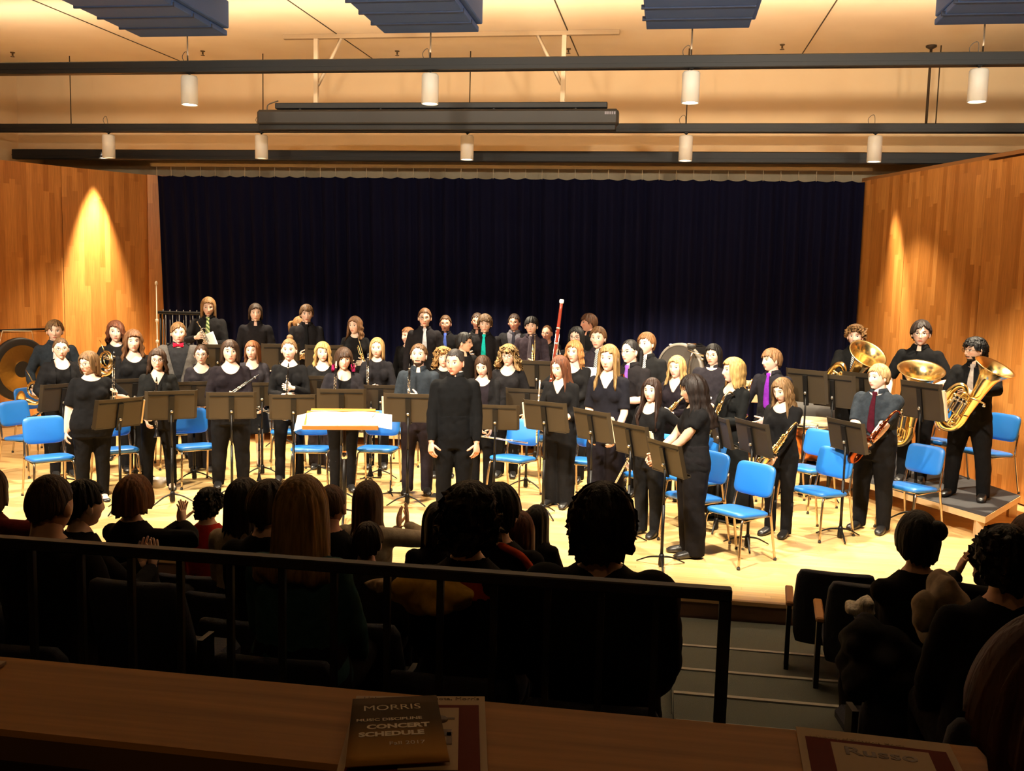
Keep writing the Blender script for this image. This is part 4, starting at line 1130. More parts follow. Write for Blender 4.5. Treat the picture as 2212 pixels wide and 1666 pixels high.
clarinet(between(wl(f5, (-.075, -.19, .62)), wl(f5, (-.07, -.18, .80)), (0, -1, 0))[0], 'short oboe stood upright by the woman with magenta hair', 'oboe', oboe=True, L_=.5)
f6 = B(905, 742, 10.58, 'bearded man in dark grey shirt with chin raised, holding a clarinet upright', rel=-3, look=-8, nod=-12, hair='short', hc=BROWN, beard=DBROWN, collar=True, tc=SLATE, bc=PURP, bot='pants', hem=.55, lh=(.02, -.16, .665), rh=(-.06, -.15, .60), lhd=(-.95, -.2, .1), lhn=(0, .95, 0), lcurl=.7, stance=.012)
clarinet(between(wl(f6, (-.045, -.19, .50)), wl(f6, (-.05, -.17, .86)), (0, -1, 0))[0], 'clarinet held upright by the bearded man in dark grey')
cond = B(985, 752, 9.42, 'conductor in long black mandarin-collar coat standing in front of the band, face turned left', fat=.12, rel=-1, look=-22, hair='crew', hs=dict(z=[.072, .062, .005, .012, -.05, -.075]), hc=(.036, .030, .027), skin='ruddy', tc=(0.005, 0.005, 0.0056), top='long', neck=None, hem=.45, bot='pants', bc=(0.0043, 0.0043, 0.005), lh=(.128, -.07, .475), rh=(-.128, -.07, .475), lhn=(-.6, .6, 0), rhn=(.6, .6, 0), stance=.005, vox=.012)
H_ = cond.H
mb = MB(); P = [[(q*H_*math.sin(t_), -q*H_*math.cos(t_)+.004*H_, z_*H_) for t_ in np.linspace(.10, 2*PI-.10, 30)] for q, z_ in ((.052, .838), (.046, .872))]
mb.grid(np.array(P)); o = mb.build('stand_collar', FABRIC, cond.body, (.012, .012, .013)); sd = o.modifiers.new('t', 'SOLIDIFY'); sd.thickness = .006
mb = MB(); P = [[(q*H_*math.sin(t_), -q*H_*math.cos(t_)+.004*H_, z_*H_) for t_ in np.linspace(.0, 2*PI, 30)] for q, z_ in ((.043, .86), (.043, .879))]
mb.grid(np.array(P)); mb.build('shirt_collar', FABRIC, cond.body, (.7, .7, .68))
f8 = B(1045, 765, 10.9, 'woman with brown shoulder hair in black cardigan behind the conductor, eyes lowered, flute low', f=1, rel=-8, look=-6, nod=14, hair='shoulder', hc=DBROWN, neck='scoop', tc=PURP, jacket=BK, jl=(.55, .06, .04), lh=(.08, -.12, .485), rh=(.01, -.13, .47), bot='pants')
flute(between(wl(f8, (-.07, -.17, .44)), wl(f8, (.30, -.15, .40)), (0, -1, .3))[0], 'flute held low and level beside the conductor')
f9 = B(1215, 765, 10.38, 'woman with long reddish brown hair looking down left, flute upright before her', f=1, rel=-22, look=-14, nod=12, hair='long', hc=(.13, .045, .02), neck='v', lh=(.02, -.14, .585), rh=(-.07, -.15, .56), lhd=(-.9, -.4, -.1), bot='wide', top='rolled')
flute(between(wl(f9, (-.085, -.19, .44)), wl(f9, (-.095, -.14, .845)), (0, -1, 0))[0], 'flute held upright by the woman with reddish brown hair')
f10 = B(1318, 743, 10.0, 'tall woman with long straight dark blond hair in sheer black blouse, arms lowered', f=1, rel=-16, look=-2, hair='verylong', hs=dict(z=[.074, .05, -.28, -.3, -.2, -.2], wave=0), hc=DBLOND, neck='v', top='elbow', tc=(0.0099, 0.0093, 0.0136), lh=(.085, -.12, .50), rh=(-.075, -.10, .50), bot='wide', bc=(0.0112, 0.0093, 0.0136))
f11 = B(1412, 815, 9.38, 'woman with very long dark hair in black top looking left, flute slanting down', f=1, rel=-30, look=6, hair='verylong', hs=dict(wave=.002), hc=(.03, .013, .008), neck='scoop', lh=(.11, .0, .60), rh=(-.09, -.12, .47), rcurl=.6, bot='pants', bc=(0.0124, 0.0124, 0.0136))
flute(between(wl(f11, (-.17, -.16, .30)), wl(f11, (.02, -.19, .63)), (0, -1, .3))[0], 'flute slanting down to the left held by the woman with very long dark hair', L_=.67)
f12 = B(1508, 808, 8.74, 'woman in black short sleeves seen in left profile, long black hair, hands crossed low', f=1, fat=.15, rel=-72, look=-6, nod=8, hair='verylong', hs=dict(z=[.06, .04, -.2, -.30, -.34, -.34], th=.02, lump=.008), hc=(.014, .008, .006), skin='tan', neck='crew', top='short', lh=(.02, -.20, .545), rh=(-.04, -.21, .56), lhd=(-.2, -.7, -.6), rhd=(.2, -.7, -.6), bot='wide', bc=(0.0087, 0.0074, 0.0081), shoes=(.02, .018, .016))
f13 = B(1590, 772, 10.27, 'blond woman in long black dress looking left with an alto saxophone', f=1, rel=-48, look=-22, nod=-3, hair='shoulder', hs=dict(th=.016, wave=.004), hc=BLOND, neck='scoop', bot='longskirt', bc=(0.0099, 0.0105, 0.0105), tc=(0.0099, 0.0105, 0.0105), lh=(.03, -.17, .62), rh=(-.05, -.16, .60))
saxophone(frame(wl(f13, (-.02, -.20, .475)), np.array([.34, -.12, 1.]), (-.7, -.6, 0), 1.0), 'alto saxophone across the blond woman in the long dress')
f14 = B(1697, 812, 9.70, 'girl with very long light brown hair and closed eyes looking down at her saxophone', f=1, rel=-22, look=-12, nod=16, hair='verylong', hs=dict(z=[.074, .05, -.36, -.38, -.36, -.34], wave=.006), hc=(.20, .115, .05), neck='scoop', lh=(.03, -.17, .52), rh=(-.05, -.16, .49), bot='slim', boots=True)
saxophone(frame(wl(f14, (-.06, -.22, .40)), np.array([.60, -.05, 1.]), (-.5, -.9, 0), 1.05), 'alto saxophone held across by the girl with closed eyes')
f15 = B(1903, 785, 10.14, 'stout blond man in slate shirt and dark red tie, hands folded over a reddish saxophone', fat=.3, rel=-20, look=-24, hair='short', hs=dict(z=[.06, .05, .0, .01, -.05, -.075], th=.014), hc=(.55, .36, .17), skin='pale', collar=True, tc=SLATE, tie=(.045, .004, .010), top='elbow', hem=.56, bot='pants', lh=(.03, -.20, .545), rh=(-.05, -.20, .56), lhd=(-.8, -.4, -.2), rhd=(.8, -.4, -.3), watch=1, stance=.02)
saxophone(frame(wl(f15, (-.03, -.215, .44)), np.array([.60, -.1, 1.]), (-.85, -.6, 0), 1.05), 'dark reddish alto saxophone under the folded hands of the stout blond man', LACQ)
# second row
r2a = B(130, 728, 10.37, 'woman in glasses with tied back hair, black cardigan and trousers, clarinet bell pointing left', f=1, fat=.15, rel=10, look=-4, glasses=True, hair='lowbun', hc=BROWN, neck='scoop', jacket=BK, jl=(.5, .05, .05), bot='slim', boots=True, bc=BK, lh=(.03, -.15, .585), rh=(-.10, -.14, .57))
clarinet(between(wl(r2a, (-.25, -.19, .455)), wl(r2a, (.09, -.18, .63)), (0, -1, .3))[0], 'clarinet with its bell pointing down left, held by the woman with tied back hair')
r2b = B(287, 712, 10.9, 'woman with long wavy auburn hair in black top between two clarinettists', f=1, fat=.28, rel=6, look=-2, hair='wavy', hs=dict(z=[.072, .05, -.2, -.22, -.22, -.22], th=.022), hc=(.15, .065, .025), neck='scoop', lh=(.05, -.15, .56), rh=(-.06, -.15, .54))
r2c = B(435, 743, 11.14, 'woman in glasses with dark tied back hair and dark grey top', f=1, fat=.1, rel=-4, glasses=True, hair='lowbun', hs=dict(z=[.08, .062, .0, -.03, -.06, -.07]), hc=DBROWN, neck='scoop', tc=(0.0198, 0.0161, 0.0186), lh=(.05, -.14, .56), rh=(-.06, -.14, .55), bot='wide', bc=(0.0155, 0.0136, 0.0155))
r2d = B(545, 735, 11.6, 'woman with straight reddish hair, dark grey top, black skirt and bare legs', f=1, rel=-4, look=-8, hair='shoulder', hc=(.22, .085, .035), neck='scoop', tc=PURP, jacket=(.025, .022, .026), jl=(.5, .05, .05), bot='skirt', lh=(.09, -.10, .50), rh=(-.05, -.14, .56), flats=True)
clarinet(between(wl(r2d, (.22, -.19, .42)), wl(r2d, (-.12, -.17, .56)), (0, -1, .3))[0], 'clarinet held low beside the skirt of the woman with reddish hair')
r2e = B(697, 738, 11.71, 'blond woman with side-swept wavy hair in black top and loose trousers, behind the oboist', f=1, fat=.1, rel=-2, look=6, hair='wavy', hs=dict(th=.02, shift=-18), hc=BLOND, neck='scoop', lh=(.05, -.14, .56), rh=(-.06, -.14, .55), bot='wide', bc=(0.0248, 0.0198, 0.0236))
r2f = B(815, 728, 11.89, 'blond woman with straight hair behind a stand, clarinet standing upright before her', f=1, rel=-2, look=-6, hair='long', hs=dict(z=[.078, .06, -.12, -.16, -.16, -.16]), hc=(.40, .25, .10), neck='crew', tc=(0.0136, 0.0124, 0.0149), lh=(.05, -.16, .62), rh=(-.05, -.17, .625), bot='pants')
clarinet(between(wl(r2f, (-.055, -.21, .60)), wl(r2f, (-.06, -.18, .86)), (0, -1, 0))[0], 'clarinet upright on the hands of the straight-haired blond woman', L_=.5)
r2g = B(958, 745, 11.6, 'curly blond woman half hidden between the bearded man and the conductor', f=1, rel=6, look=-4, hair='curly', hs=dict(g1=1.15, th=.022, z=[.06, .045, -.1, -.13, -.14, -.14]), hc=(.40, .22, .08), neck='crew')
r2h = B(1100, 742, 11.8, 'woman in glasses with big curly blond hair in plain black top', f=1, fat=.25, rel=-10, look=-4, glasses=True, hair='curly', hs=dict(th=.034, g1=1.4), hc=(.36, .22, .09), neck='scoop', tc=(0.0124, 0.0112, 0.0124), bot='slim', boots=True, lh=(.135, -.06, .5))
r2i = B(1243, 735, 11.73, 'smiling woman with wavy strawberry blond hair holding the bassoon', f=1, rel=-18, look=-6, hair='wavy', hc=(.40, .18, .06), neck='scoop', rh=(-.13, -.17, .70), lh=(.0, -.16, .58))
p_ = aty(1184, 880, 11.35); q_ = aty(1208, 692, 11.35)
bassoon(between(p_+(p_-q_)*.04, q_, (.4, -1, 0))[0], 'tall red brown bassoon with a white ring at its top')
r2j = B(1365, 732, 11.2, 'man in glasses with tied back dark hair, purple tie and saxophone strap', rel=-24, look=-18, glasses=True, hair='pony', hs=dict(z=[.088, .07, .025, .01, -.05, -.07]), hc=BLACKH, skin='fair', collar=True, tc=(0.0124, 0.0105, 0.0118), tie=(.16, .06, .30), top='elbow', lh=(.03, -.18, .625), rh=(-.06, -.18, .645), lhd=(-.9, -.3, 0), bot='pants')
saxophone(frame(wl(r2j, (-.02, -.23, .48)), np.array([.25, .05, 1.]), (.5, -1, 0), .95), 'saxophone of the man with tied back hair, behind the tall woman', LACQ)
r2k = B(1465, 768, 11.1, 'smiling woman with long pale blond hair, V-neck and a saxophone strap', f=1, rel=-22, look=-4, hair='wavy', hs=dict(z=[.074, .05, -.2, -.22, -.22, -.22], wave=.005), hc=(.55, .34, .13), neck='v', tc=(0.0136, 0.0099, 0.0136), lh=(.04, -.16, .62), rh=(-.05, -.16, .60))
saxophone(frame(wl(r2k, (-.10, -.22, .50)), np.array([.75, .05, .8]), (.3, -1, .2), .95), 'saxophone lying across the pale blond woman, partly behind the black-haired woman')
r2l = B(1543, 743, 12.2, 'heavy man in glasses with long black hair and dark shirt, white paper before him', fat=.4, rel=-14, look=-6, glasses=True, hair='manlong', hs=dict(z=[.078, .06, -.05, -.14, -.16, -.17], th=.02), hc=BLACKH, skin='fair', collar=True, tc=(0.0186, 0.0161, 0.0211), rh=(-.05, -.2, .64), lh=(.05, -.19, .58))
r2m = B(1672, 752, 11.54, 'young man with light brown fringe and bright purple tie looking left, saxophone beside him', rel=-26, look=-32, hair='bangs', hc=(.22, .115, .05), collar=True, tc=(0.0149, 0.0136, 0.0186), tie=(.15, .016, .28), rh=(-.14, -.16, .56), lh=(.05, -.18, .55), hem=.5)
saxophone(frame(wl(r2m, (-.11, -.25, .42)), np.array([.20, .0, 1.]), (-.2, -1, 0), 1.12), 'large saxophone with bell facing out, beside the purple-tied young man')
# tubas on their riser
t3 = B(2112, 728, 10.83, 'bearded man in glasses and black shirt on the riser hugging the rightmost tuba', RZ, fat=.2, rel=-14, look=-38, glasses=True, hair='mop', hs=dict(th=.018, curl=.003), hc=(.006, .005, .005), beard=(.02, .014, .01), skin='tan', collar=True, tc=(0.0074, 0.0074, 0.0081), tie=(.35, .30, .26), bot='pants', lh=(.06, -.24, .685), rh=(-.16, -.14, .49), lp=(.9, .1, -.3), lhd=(-.9, -.3, -.1), lhn=(0, .9, -.3), stance=.045)
t2 = B(1992, 692, 11.57, 'man in glasses with dark side-swept hair and rolled sleeves behind an upright tuba', RZ, rel=-8, look=6, glasses=True, hair='sweep', hs=dict(th=.022), hc=(.02, .013, .011), collar=True, tc=(0.0068, 0.0068, 0.0074), top='elbow', rh=(-.15, -.12, .53), lh=(.12, -.16, .62), bot='pants')
t1 = B(1850, 698, 12.44, 'man with curly blond hair and pale tie behind a tuba near the curtain', RZ, rel=-4, look=-4, hair='curlytop', hc=(.34, .18, .07), collar=True, tc=(0.0081, 0.0081, 0.0081), tie=(.42, .47, .40), tie2=TIE_GREY, rh=(-.02, -.24, .66), lh=(.14, -.17, .55), rp=(-.9, .3, -.3), rhd=(.9, -.35, 0), rhn=(0, .9, -.2))
def tub(base, bell, Yb, Yt, label, up_, s=1.):
    a = aty(*base, Yb); b = aty(*bell, Yt); d = b-a; ln = np.linalg.norm(d)
    k_ = ln/.80
    return tuba(frame(a-norm(d)*.07*k_, d, up_, k_), label)
tub((2078, 905), (2166, 768), 10.42, 10.16, 'rightmost tuba, bell leaning to the right, in the arms of the bearded man', (-.2, -1, .2))
tub((1965, 930), (1996, 770), 11.25, 10.9, 'tuba standing upright between the other two, bell shining below a face', (-.3, -1, .3))
tub((1818, 850), (1888, 745), 12.0, 11.5, 'leftmost tuba, its open bell beside a curly blond head', (-.2, -1, .4))
# back rows
r3a = B(118, 690, 11.3, 'young man beside the gong in dark slate shirt with short light brown hair', rel=0, look=-2, hair='sweep', hs=dict(th=.013), hc=LBROWN, collar=True, tc=SLATE, tie=(.62, .58, .55), hem=.5, rh=(-.15, -.10, .52), lh=(.14, -.06, .5))
horn(frame(aty(76, 842, 10.95), (.25, 0, 1), (-.2, -1, .1), .8), 'french horn hanging below the gong in front of the left chairs')
r3b = B(250, 692, 11.58, 'woman with chin-length auburn waves in sparkling black top near the left wood wall', f=1, rel=2, look=-4, hair='wavy', hs=dict(z=[.07, .045, -.09, -.13, -.15, -.15], shift=-18), hc=(.14, .045, .02), neck='crew', rh=(-.07, -.15, .66), lh=(.03, -.16, .62))
horn(frame(aty(230, 778, 11.2), (.2, 0, 1), (-.5, -1, .1), .85), 'french horn held before the auburn woman in the sparkling top')
r3c = B(385, 695, 11.9, 'stout young man in charcoal jacket with bright red bow tie', fat=.32, rel=-2, look=4, hair='short', hs=dict(th=.013, shift=20), hc=(.19, .10, .04), collar=True, tc=(0.0186, 0.0186, 0.0205), jacket=(.075, .068, .062), jl=(.60, .085, .02), bow=(.55, .008, .03))
r3d = B(450, 640, 13.75, 'man with long straight blond brown hair and striped green tie holding a silver trumpet', .22, rel=-6, look=6, nod=10, hair='manlong', hs=dict(z=[.082, .06, -.13, -.16, -.16, -.16]), hc=(.26, .14, .055), collar=True, tc=(0.0161, 0.0149, 0.0155), tie=(.22, .34, .07), tie2=TIE_GREEN, lh=(.05, -.16, .63), rh=(-.08, -.16, .68))
trumpet(between(wl(r3d, (.06, -.22, .56)), wl(r3d, (-.085, -.2, .815)), (-.6, -1, 0))[0], 'silver trumpet of the long-haired man with the green tie', SILVER)
mb = MB(); g_ = np.linspace(-.5, .5, 9); P = [[(u_*.24, .03*math.sin(u_*5)+.02*v_, v_*.30) for u_ in g_] for v_ in g_]
def sheet(p, look_, upv, label, w=1., group='loose sheets of music'):
    mb = MB(); mb.grid(np.array(P)*w); o = mb.build('sheet_music', PAPER); sd = o.modifiers.new('t', 'SOLIDIFY'); sd.thickness = .0015
    o.matrix_world = frame(p, upv, -np.asarray(look_, float)); tag(o, label, 'sheet music', group); return o
sheet(wl(r3d, (.04, -.235, .65)), (0, 1, .2), (.4, .1, -1), 'white sheet of music held under the silver trumpet', .9)
r3e = B(552, 655, 13.75, 'man with chin-length dark hair in plain dark shirt, arms down, second in the back row', .22, rel=-2, look=4, hair='manlong', hs=dict(z=[.07, .05, -.04, -.08, -.1, -.1], th=.016, g1=1.0), hc=(.045, .026, .016), collar=True, tc=(0.0161, 0.0143, 0.0161), hem=.5)
r3f = B(662, 657, 13.75, 'man with brown bowl-cut hair and thin black tie holding a brass trumpet', .22, rel=0, look=4, hair='bangs', hc=BROWN, collar=True, tc=(0.0149, 0.0136, 0.0155), tie=(.008, .008, .009), rh=(-.06, -.17, .60), lh=(.05, -.17, .60), hem=.5)
trumpet(between(wl(r3f, (-.12, -.23, .53)), wl(r3f, (.10, -.2, .70)), (.2, -1, .2))[0], 'brass trumpet slanting up before the man with bowl-cut hair')
r3fb = B(644, 682, 14.6, 'person with a light ponytail mostly hidden behind the man with bowl-cut hair', .22, f=1, rel=60, look=20, hair='pony', hc=(.35, .18, .07), neck='crew')
r3g = B(768, 683, 13.4, 'woman with wavy brown hair and lace-yoked black top holding a small trumpet', .22, f=1, rel=-2, look=-24, hair='wavy', hs=dict(z=[.072, .05, -.16, -.19, -.2, -.2]), hc=(.20, .10, .045), neck='crew', lh=(.08, -.16, .62), rh=(-.05, -.16, .60))
trumpet(between(wl(r3g, (.10, -.24, .54)), wl(r3g, (.04, -.20, .74)), (.6, -1, 0))[0], 'brass trumpet held by the woman with the lace-yoked top')
r3h = B(884, 706, 14.5, 'person with reddish hair peeking out left of the tall man in glasses', .0, rel=-30, look=-20, hair='short', hc=(.24, .11, .045), tc=BK)
r3i = B(918, 665, 13.7, 'tall man in glasses with silver tie and short brown hair, hands behind him', .22, rel=0, look=-2, glasses=True, hair='crew', hs=dict(z=[.076, .064, .02, .015, -.04, -.07], th=.012), hc=(.13, .06, .025), collar=True, tc=(0.0149, 0.013, 0.0149), tie=(.50, .52, .56), hem=.5)
r3j = B(963, 680, 14.5, 'man in glasses with royal blue tie by the curtain', .22, rel=-4, look=-2, glasses=True, hair='crew', hs=dict(th=.011), hc=(.09, .05, .025), skin='ruddy', collar=True, tc=(0.0099, 0.0093, 0.0105), tie=(.05, .09, .36))
r3k = B(1000, 718, 12.9, 'man with black hair and glasses in right profile beside the teal-tied player', rel=30, look=42, glasses=True, hair='short', hs=dict(th=.018), hc=BLACKH, skin='tan', tc=(0.0099, 0.0093, 0.0099), collar=True)
r3l = B(1032, 675, 14.6, 'man with glasses half hidden behind the teal-tied player', .22, rel=-6, look=-2, glasses=True, hair='short', hc=(.05, .028, .018), skin='ruddy', collar=True, tc=(0.0112, 0.0105, 0.0118))
r3m = B(1048, 679, 13.7, 'young man with shaggy brown hair and bright teal tie holding a trumpet', .22, rel=-6, look=6, hair='mop', hs=dict(curl=.002, lump=.006), hc=(.10, .055, .025), collar=True, tc=(0.0124, 0.0112, 0.0124), tie=(.01, .50, .46), rh=(-.13, -.14, .66), hem=.5)
trumpet(between(wl(r3m, (-.13, -.25, .58)), wl(r3m, (-.13, -.16, .76)), (0, -1, 0))[0], 'brass trumpet raised beside the teal tie')
r3n = B(1112, 677, 14.6, 'man in glasses in dark suit with grey shirt and dark tie at the back', .22, rel=-6, look=-4, glasses=True, hair='short', hc=(.035, .02, .014), skin='ruddy', collar=True, tc=(0.1, 0.095, 0.115), jacket=(.014, .014, .016), jl=(.64, .07, .02), tie=(.02, .02, .03))
r3o = B(1149, 683, 13.7, 'young man with black fringe, dark purple shirt and grey tie holding a trumpet low', .22, rel=-8, look=-2, hair='bangs', hs=dict(z=[.045, .035, -.005, -.005, -.05, -.08]), hc=BLACKH, skin='fair', collar=True, tc=(0.0279, 0.0198, 0.026), tie=(.075, .062, .075), lh=(.06, -.17, .62), hem=.5)
trumpet(between(wl(r3o, (.05, -.24, .56)), wl(r3o, (.04, -.2, .78)), (0, -1, 0))[0], 'trumpet held below the grey tie of the black-fringed young man')
r3p = B(1183, 702, 14.6, 'man in glasses with receding reddish hair beside the bassoon top', .22, rel=-8, look=-10, glasses=True, hair='crew', hs=dict(z=[.098, .085, .03, .02, -.04, -.07]), hc=(.12, .055, .025), skin='ruddy', tc=BK)
r3q = B(1247, 705, 13.3, 'person in glasses with long straight black hair behind the strawberry blond woman', 0., rel=-10, look=-8, glasses=True, hair='manlong', hs=dict(z=[.075, .055, -.16, -.2, -.2, -.2], th=.016), hc=BLACKH, skin='fair', tc=BK)
r3r = B(1276, 677, 14.5, 'brown-haired man at the very back turned in left profile', .22, rel=-50, look=-28, hair='bangs', hs=dict(th=.016), hc=(.09, .04, .02), skin='ruddy', collar=True, tc=BK)
r3s = B(1294, 705, 12.6, 'young man in purple-black shirt and patterned grey tie holding white paper', 0., rel=-8, look=-10, hair='short', hs=dict(th=.015), hc=(.15, .075, .03), collar=True, tc=(0.0211, 0.0161, 0.0223), tie=(.22, .24, .26), tie2=TIE_GREY, rh=(-.07, -.17, .62), lh=(.06, -.17, .62))
sheet(wl(r3s, (.0, -.24, .67)), (0, 1, .15), (0, .2, 1), 'white sheet of music below the patterned grey tie', .85)
sheet(wl(r2l, (.0, -.30, .60)), (.2, 1, .3), (.3, .2, 1), 'crumpled white sheet of music in front of the man with long black hair', .8)
r3t = B(1400, 717, 12.3, 'young man with short light brown hair and small patterned tie in black shirt', 0., rel=-16, look=-20, hair='sweep', hs=dict(th=.013), hc=(.22, .105, .04), skin='pale', collar=True, tc=(0.0112, 0.0112, 0.0118), tie=(.24, .25, .27), tie2=TIE_GREY)

# ---- music stands: (desk centre x, y, depth, turn, what it stands before)
stand0 = make_stand()
def stand(cx, cy, Y, rel, label, zf=0.):
    global stand0
    p = aty(cx, cy, Y); zsc = max(.82, min(1.2, (p[2]-zf)/1.085))
    Mx = TR(p[0], p[1], zf, math.atan2(-p[0], p[1])+R(rel)) @ Matrix.Diagonal((1, 1, zsc, 1))
    if stand0 is not None:
        if not hasattr(stand, 'used'): stand.used = stand0; KIDS.clear()
        o = dup(stand.used, Mx, label)
    stand.list.append((o, p, zsc, Mx)); return o
stand.list = []
SPEC = [(257, 893, 8.95, 30, 'black music stand in front of the woman looking left'), (370, 876, 9.45, 8, 'black music stand in front of the woman in the V-neck blouse'), (500, 877, 9.85, 0, 'black music stand in front of the broad woman in scoop neck'),
 (634, 880, 10.25, 0, 'black music stand in front of the woman with the bun'), (738, 872, 9.98, -3, 'black music stand behind the conductor desk'), (882, 882, 10.0, -6, 'black music stand in front of the bearded man in dark grey'),
 (1070, 902, 10.35, -6, 'black music stand right of the conductor'), (1178, 900, 9.85, -32, 'black music stand before the woman with reddish brown hair'), (1280, 920, 9.45, -46, 'black music stand before the tall woman in sheer blouse'),
 (1363, 950, 8.95, -50, 'black music stand before the woman with very long dark hair'), (1438, 990, 8.32, -56, 'black music stand before the black-haired woman in profile'), (1556, 932, 9.75, -68, 'black music stand before the blond woman in the long dress'),
 (1626, 946, 9.15, -54, 'black music stand before the girl with closed eyes'), (1828, 942, 9.72, -48, 'black music stand before the stout blond man'), (1800, 845, 11.5, -26, 'black music stand in front of the leftmost tuba'),
 (1742, 835, 11.6, -30, 'black music stand left of the timpani'), (1864, 842, 11.6, -30, 'black music stand right behind the stout blond man, half hidden'), (1990, 866, 10.55, -40, 'black music stand in front of the upright tuba'),
 (135, 858, 9.85, 30, 'black music stand beside the woman with tied back hair'), (290, 846, 10.45, 14, 'black music stand seen below the auburn-haired woman'), (418, 852, 10.6, 6, 'black music stand before the woman in dark grey top'),
 (566, 852, 11.1, 0, 'black music stand between the broad woman and the bun'), (690, 840, 11.25, 0, 'black music stand before the side-swept blond woman'), (822, 858, 11.3, 0, 'black music stand before the straight-haired blond woman'),
 (1160, 808, 12.9, -10, 'black music stand at the waist of the black-fringed trumpeter'), (1140, 868, 11.2, -12, 'black music stand behind the flute player with reddish hair'), (470, 772, 13.05, 0, 'black music stand below the silver trumpet'), (606, 772, 13.05, 0, 'black music stand below the bowl-cut trumpeter'), (700, 775, 13.05, 0, 'black music stand below the lace-yoked trumpeter')]
for s_ in SPEC: stand(*s_)
wipe(stand0)
# folders standing on some of the stands, their cream edges showing
def folder(i, side, label):
    o, p, zsc, Mx = stand.list[i]; Rm = Matrix.Rotation(R(13), 4, 'X')
    mb = MB(); mb.box((side*.035, .030, .03), (.50, .014, .27)); mb.box((side*.04, .044, .02), (.49, .012, .25))
    f_ = mb.build('music_folder', CREAM); f_.matrix_world = Mx @ Matrix.Translation((0, 0, 1.04)) @ Rm; tag(f_, label, 'music folder', 'cream folders on the music stands')
for i, sd_, lb_ in ((5, -1, 'cream folder edge on the stand of the bearded man'), (7, -1, 'cream folder on the stand of the reddish-haired flutist'), (8, 1, 'cream folder on the stand of the tall woman in sheer blouse'), (9, 1, 'cream folder on the stand of the very long-haired flutist'), (0, 1, 'cream folder on the stand of the woman looking left'), (17, 1, 'cream folder on the stand by the upright tuba')):
    folder(i, sd_, lb_)

# ---- blue chairs
chair0 = make_chair(); used_c = False; CHLOG = []
CH = [(98, 946, 42, 0, 'blue padded chair at the far left turned to the right'), (152, 990, 14, 0, 'blue padded chair at the left hip of the woman looking left'), (303, 972, 14, 0, 'blue padded chair behind the woman in the V-neck blouse'), (400, 934, 8, 0, 'blue padded chair seat behind the stand of the V-neck woman'),
 (468, 968, 16, 0, 'blue padded chair behind the broad woman in scoop neck'), (583, 932, 0, 0, 'blue padded chair behind the woman with bare legs'), (640, 966, -6, 0, 'blue padded chair behind the woman with the bun'), (800, 970, -14, 0, 'blue padded chair right of the woman with magenta hair'), (852, 932, -12, 0, 'blue padded chair behind the straight-haired blond woman'),
 (1086, 988, -30, 0, 'blue padded chair just right of the conductor'), (1135, 946, -20, 0, 'blue padded chair behind the curly blond woman'), (1245, 1000, -18, 0, 'blue padded chair beside the reddish-haired flutist'), (1357, 1027, -34, 0, 'blue padded chair behind the very long-haired flutist'), (1445, 1068, -46, 0, 'blue padded chair behind the hips of the woman in profile'),
 (1572, 1102, -38, 0, 'frontmost blue padded chair right of the woman in profile'), (1745, 1060, -38, 0, 'blue padded chair right of the girl with closed eyes'), (1962, 1050, -34, 0, 'blue padded chair right of the stout blond man'), (1742, 1010, -36, 0, 'blue padded chair left behind the stout blond man'),
 (2005, 955, -30, RZ, 'blue padded chair on the riser behind the upright tuba'), (2115, 980, -40, RZ, 'blue padded chair on the riser behind the bearded tuba player'), (1640, 1012, -34, 0, 'blue padded chair behind the girl with closed eyes'), (1520, 1040, -50, 0, 'blue padded chair behind the blond woman in the long dress'), (88, 905, 36, 0, 'blue padded chair below the gong, behind the far left chair'), (1190, 900, -14, 0, 'blue padded chair behind the bassoon')]
for i, (x_, y_, rel, zf, lb_) in enumerate(CH):
    p = at(x_, y_, zf+.455); Mx = TR(p[0], p[1], zf, math.atan2(-p[0], p[1])+R(rel))
    q = np.array([p[0], p[1]])
    for _ in range(6):
        for w_, _p, _z, M4 in (stand.list if i not in (14, 15, 16) else ()):
            d = q-np.array([M4[0][3], M4[1][3]]); n = np.linalg.norm(d)
            if n < .36: q = q+norm(d)*(.36-n)*.6
        for w_ in PEOPLE:
            d = q-np.array([w_.X, w_.Y]); n = np.linalg.norm(d); need = .46 if i not in (14, 15, 16) else .40
            if n < need and abs(w_.zf-zf) < .1: q = q+norm(d+np.array([q[0], q[1]])/np.linalg.norm(q)*.12)*(need-n)*.7
    CHLOG.append((lb_, round(float(np.linalg.norm(q-p[:2])), 2))); Mx = TR(q[0], q[1], zf, math.atan2(-p[0], p[1])+R(rel))
    if not used_c: base_c = chair0; KIDS.clear()
    o = dup(base_c, Mx, lb_); used_c = True
wipe(chair0)

# ---- conductor's desk
p = aty(743, 926, 9.12); Mx = TR(p[0], p[1], 0, math.atan2(-p[0], p[1])+R(-3))
r = empty('conductor_stand', Mx, 'wide varnished wooden desk stand with open scores in front of the band', 'conductor stand')
zc_ = float(aty(740, 926, p[1])[2]); Rm = np.array(Matrix.Rotation(R(14), 3, 'X')); o_ = np.array([-.03, 0, zc_])
ow = mat('orange_wood', (.50, .20, .04), .3, bump=(18, .06), coat=.4)
q = MB(); q.box((0, .22, 0), (.74, .46, .018), .006); mb = MB(); mb.add(q.verts() @ Rm.T+o_, q.f, False); mb.build('desk_board', ow, r)
q = MB(); q.box((0, -.045, .03), (.72, .085, .014), .006); q.box((0, -.088, .048), (.74, .014, .05), .006); mb = MB(); mb.add(q.verts() @ Rm.T+o_, q.f, False); mb.build('lower_ledge', ow, r)
q = MB(); q.box((.0, .46, .014), (.66, .06, .012), .004); mb = MB(); mb.add(q.verts() @ Rm.T+o_, q.f, False); mb.build('top_rail', ow, r)
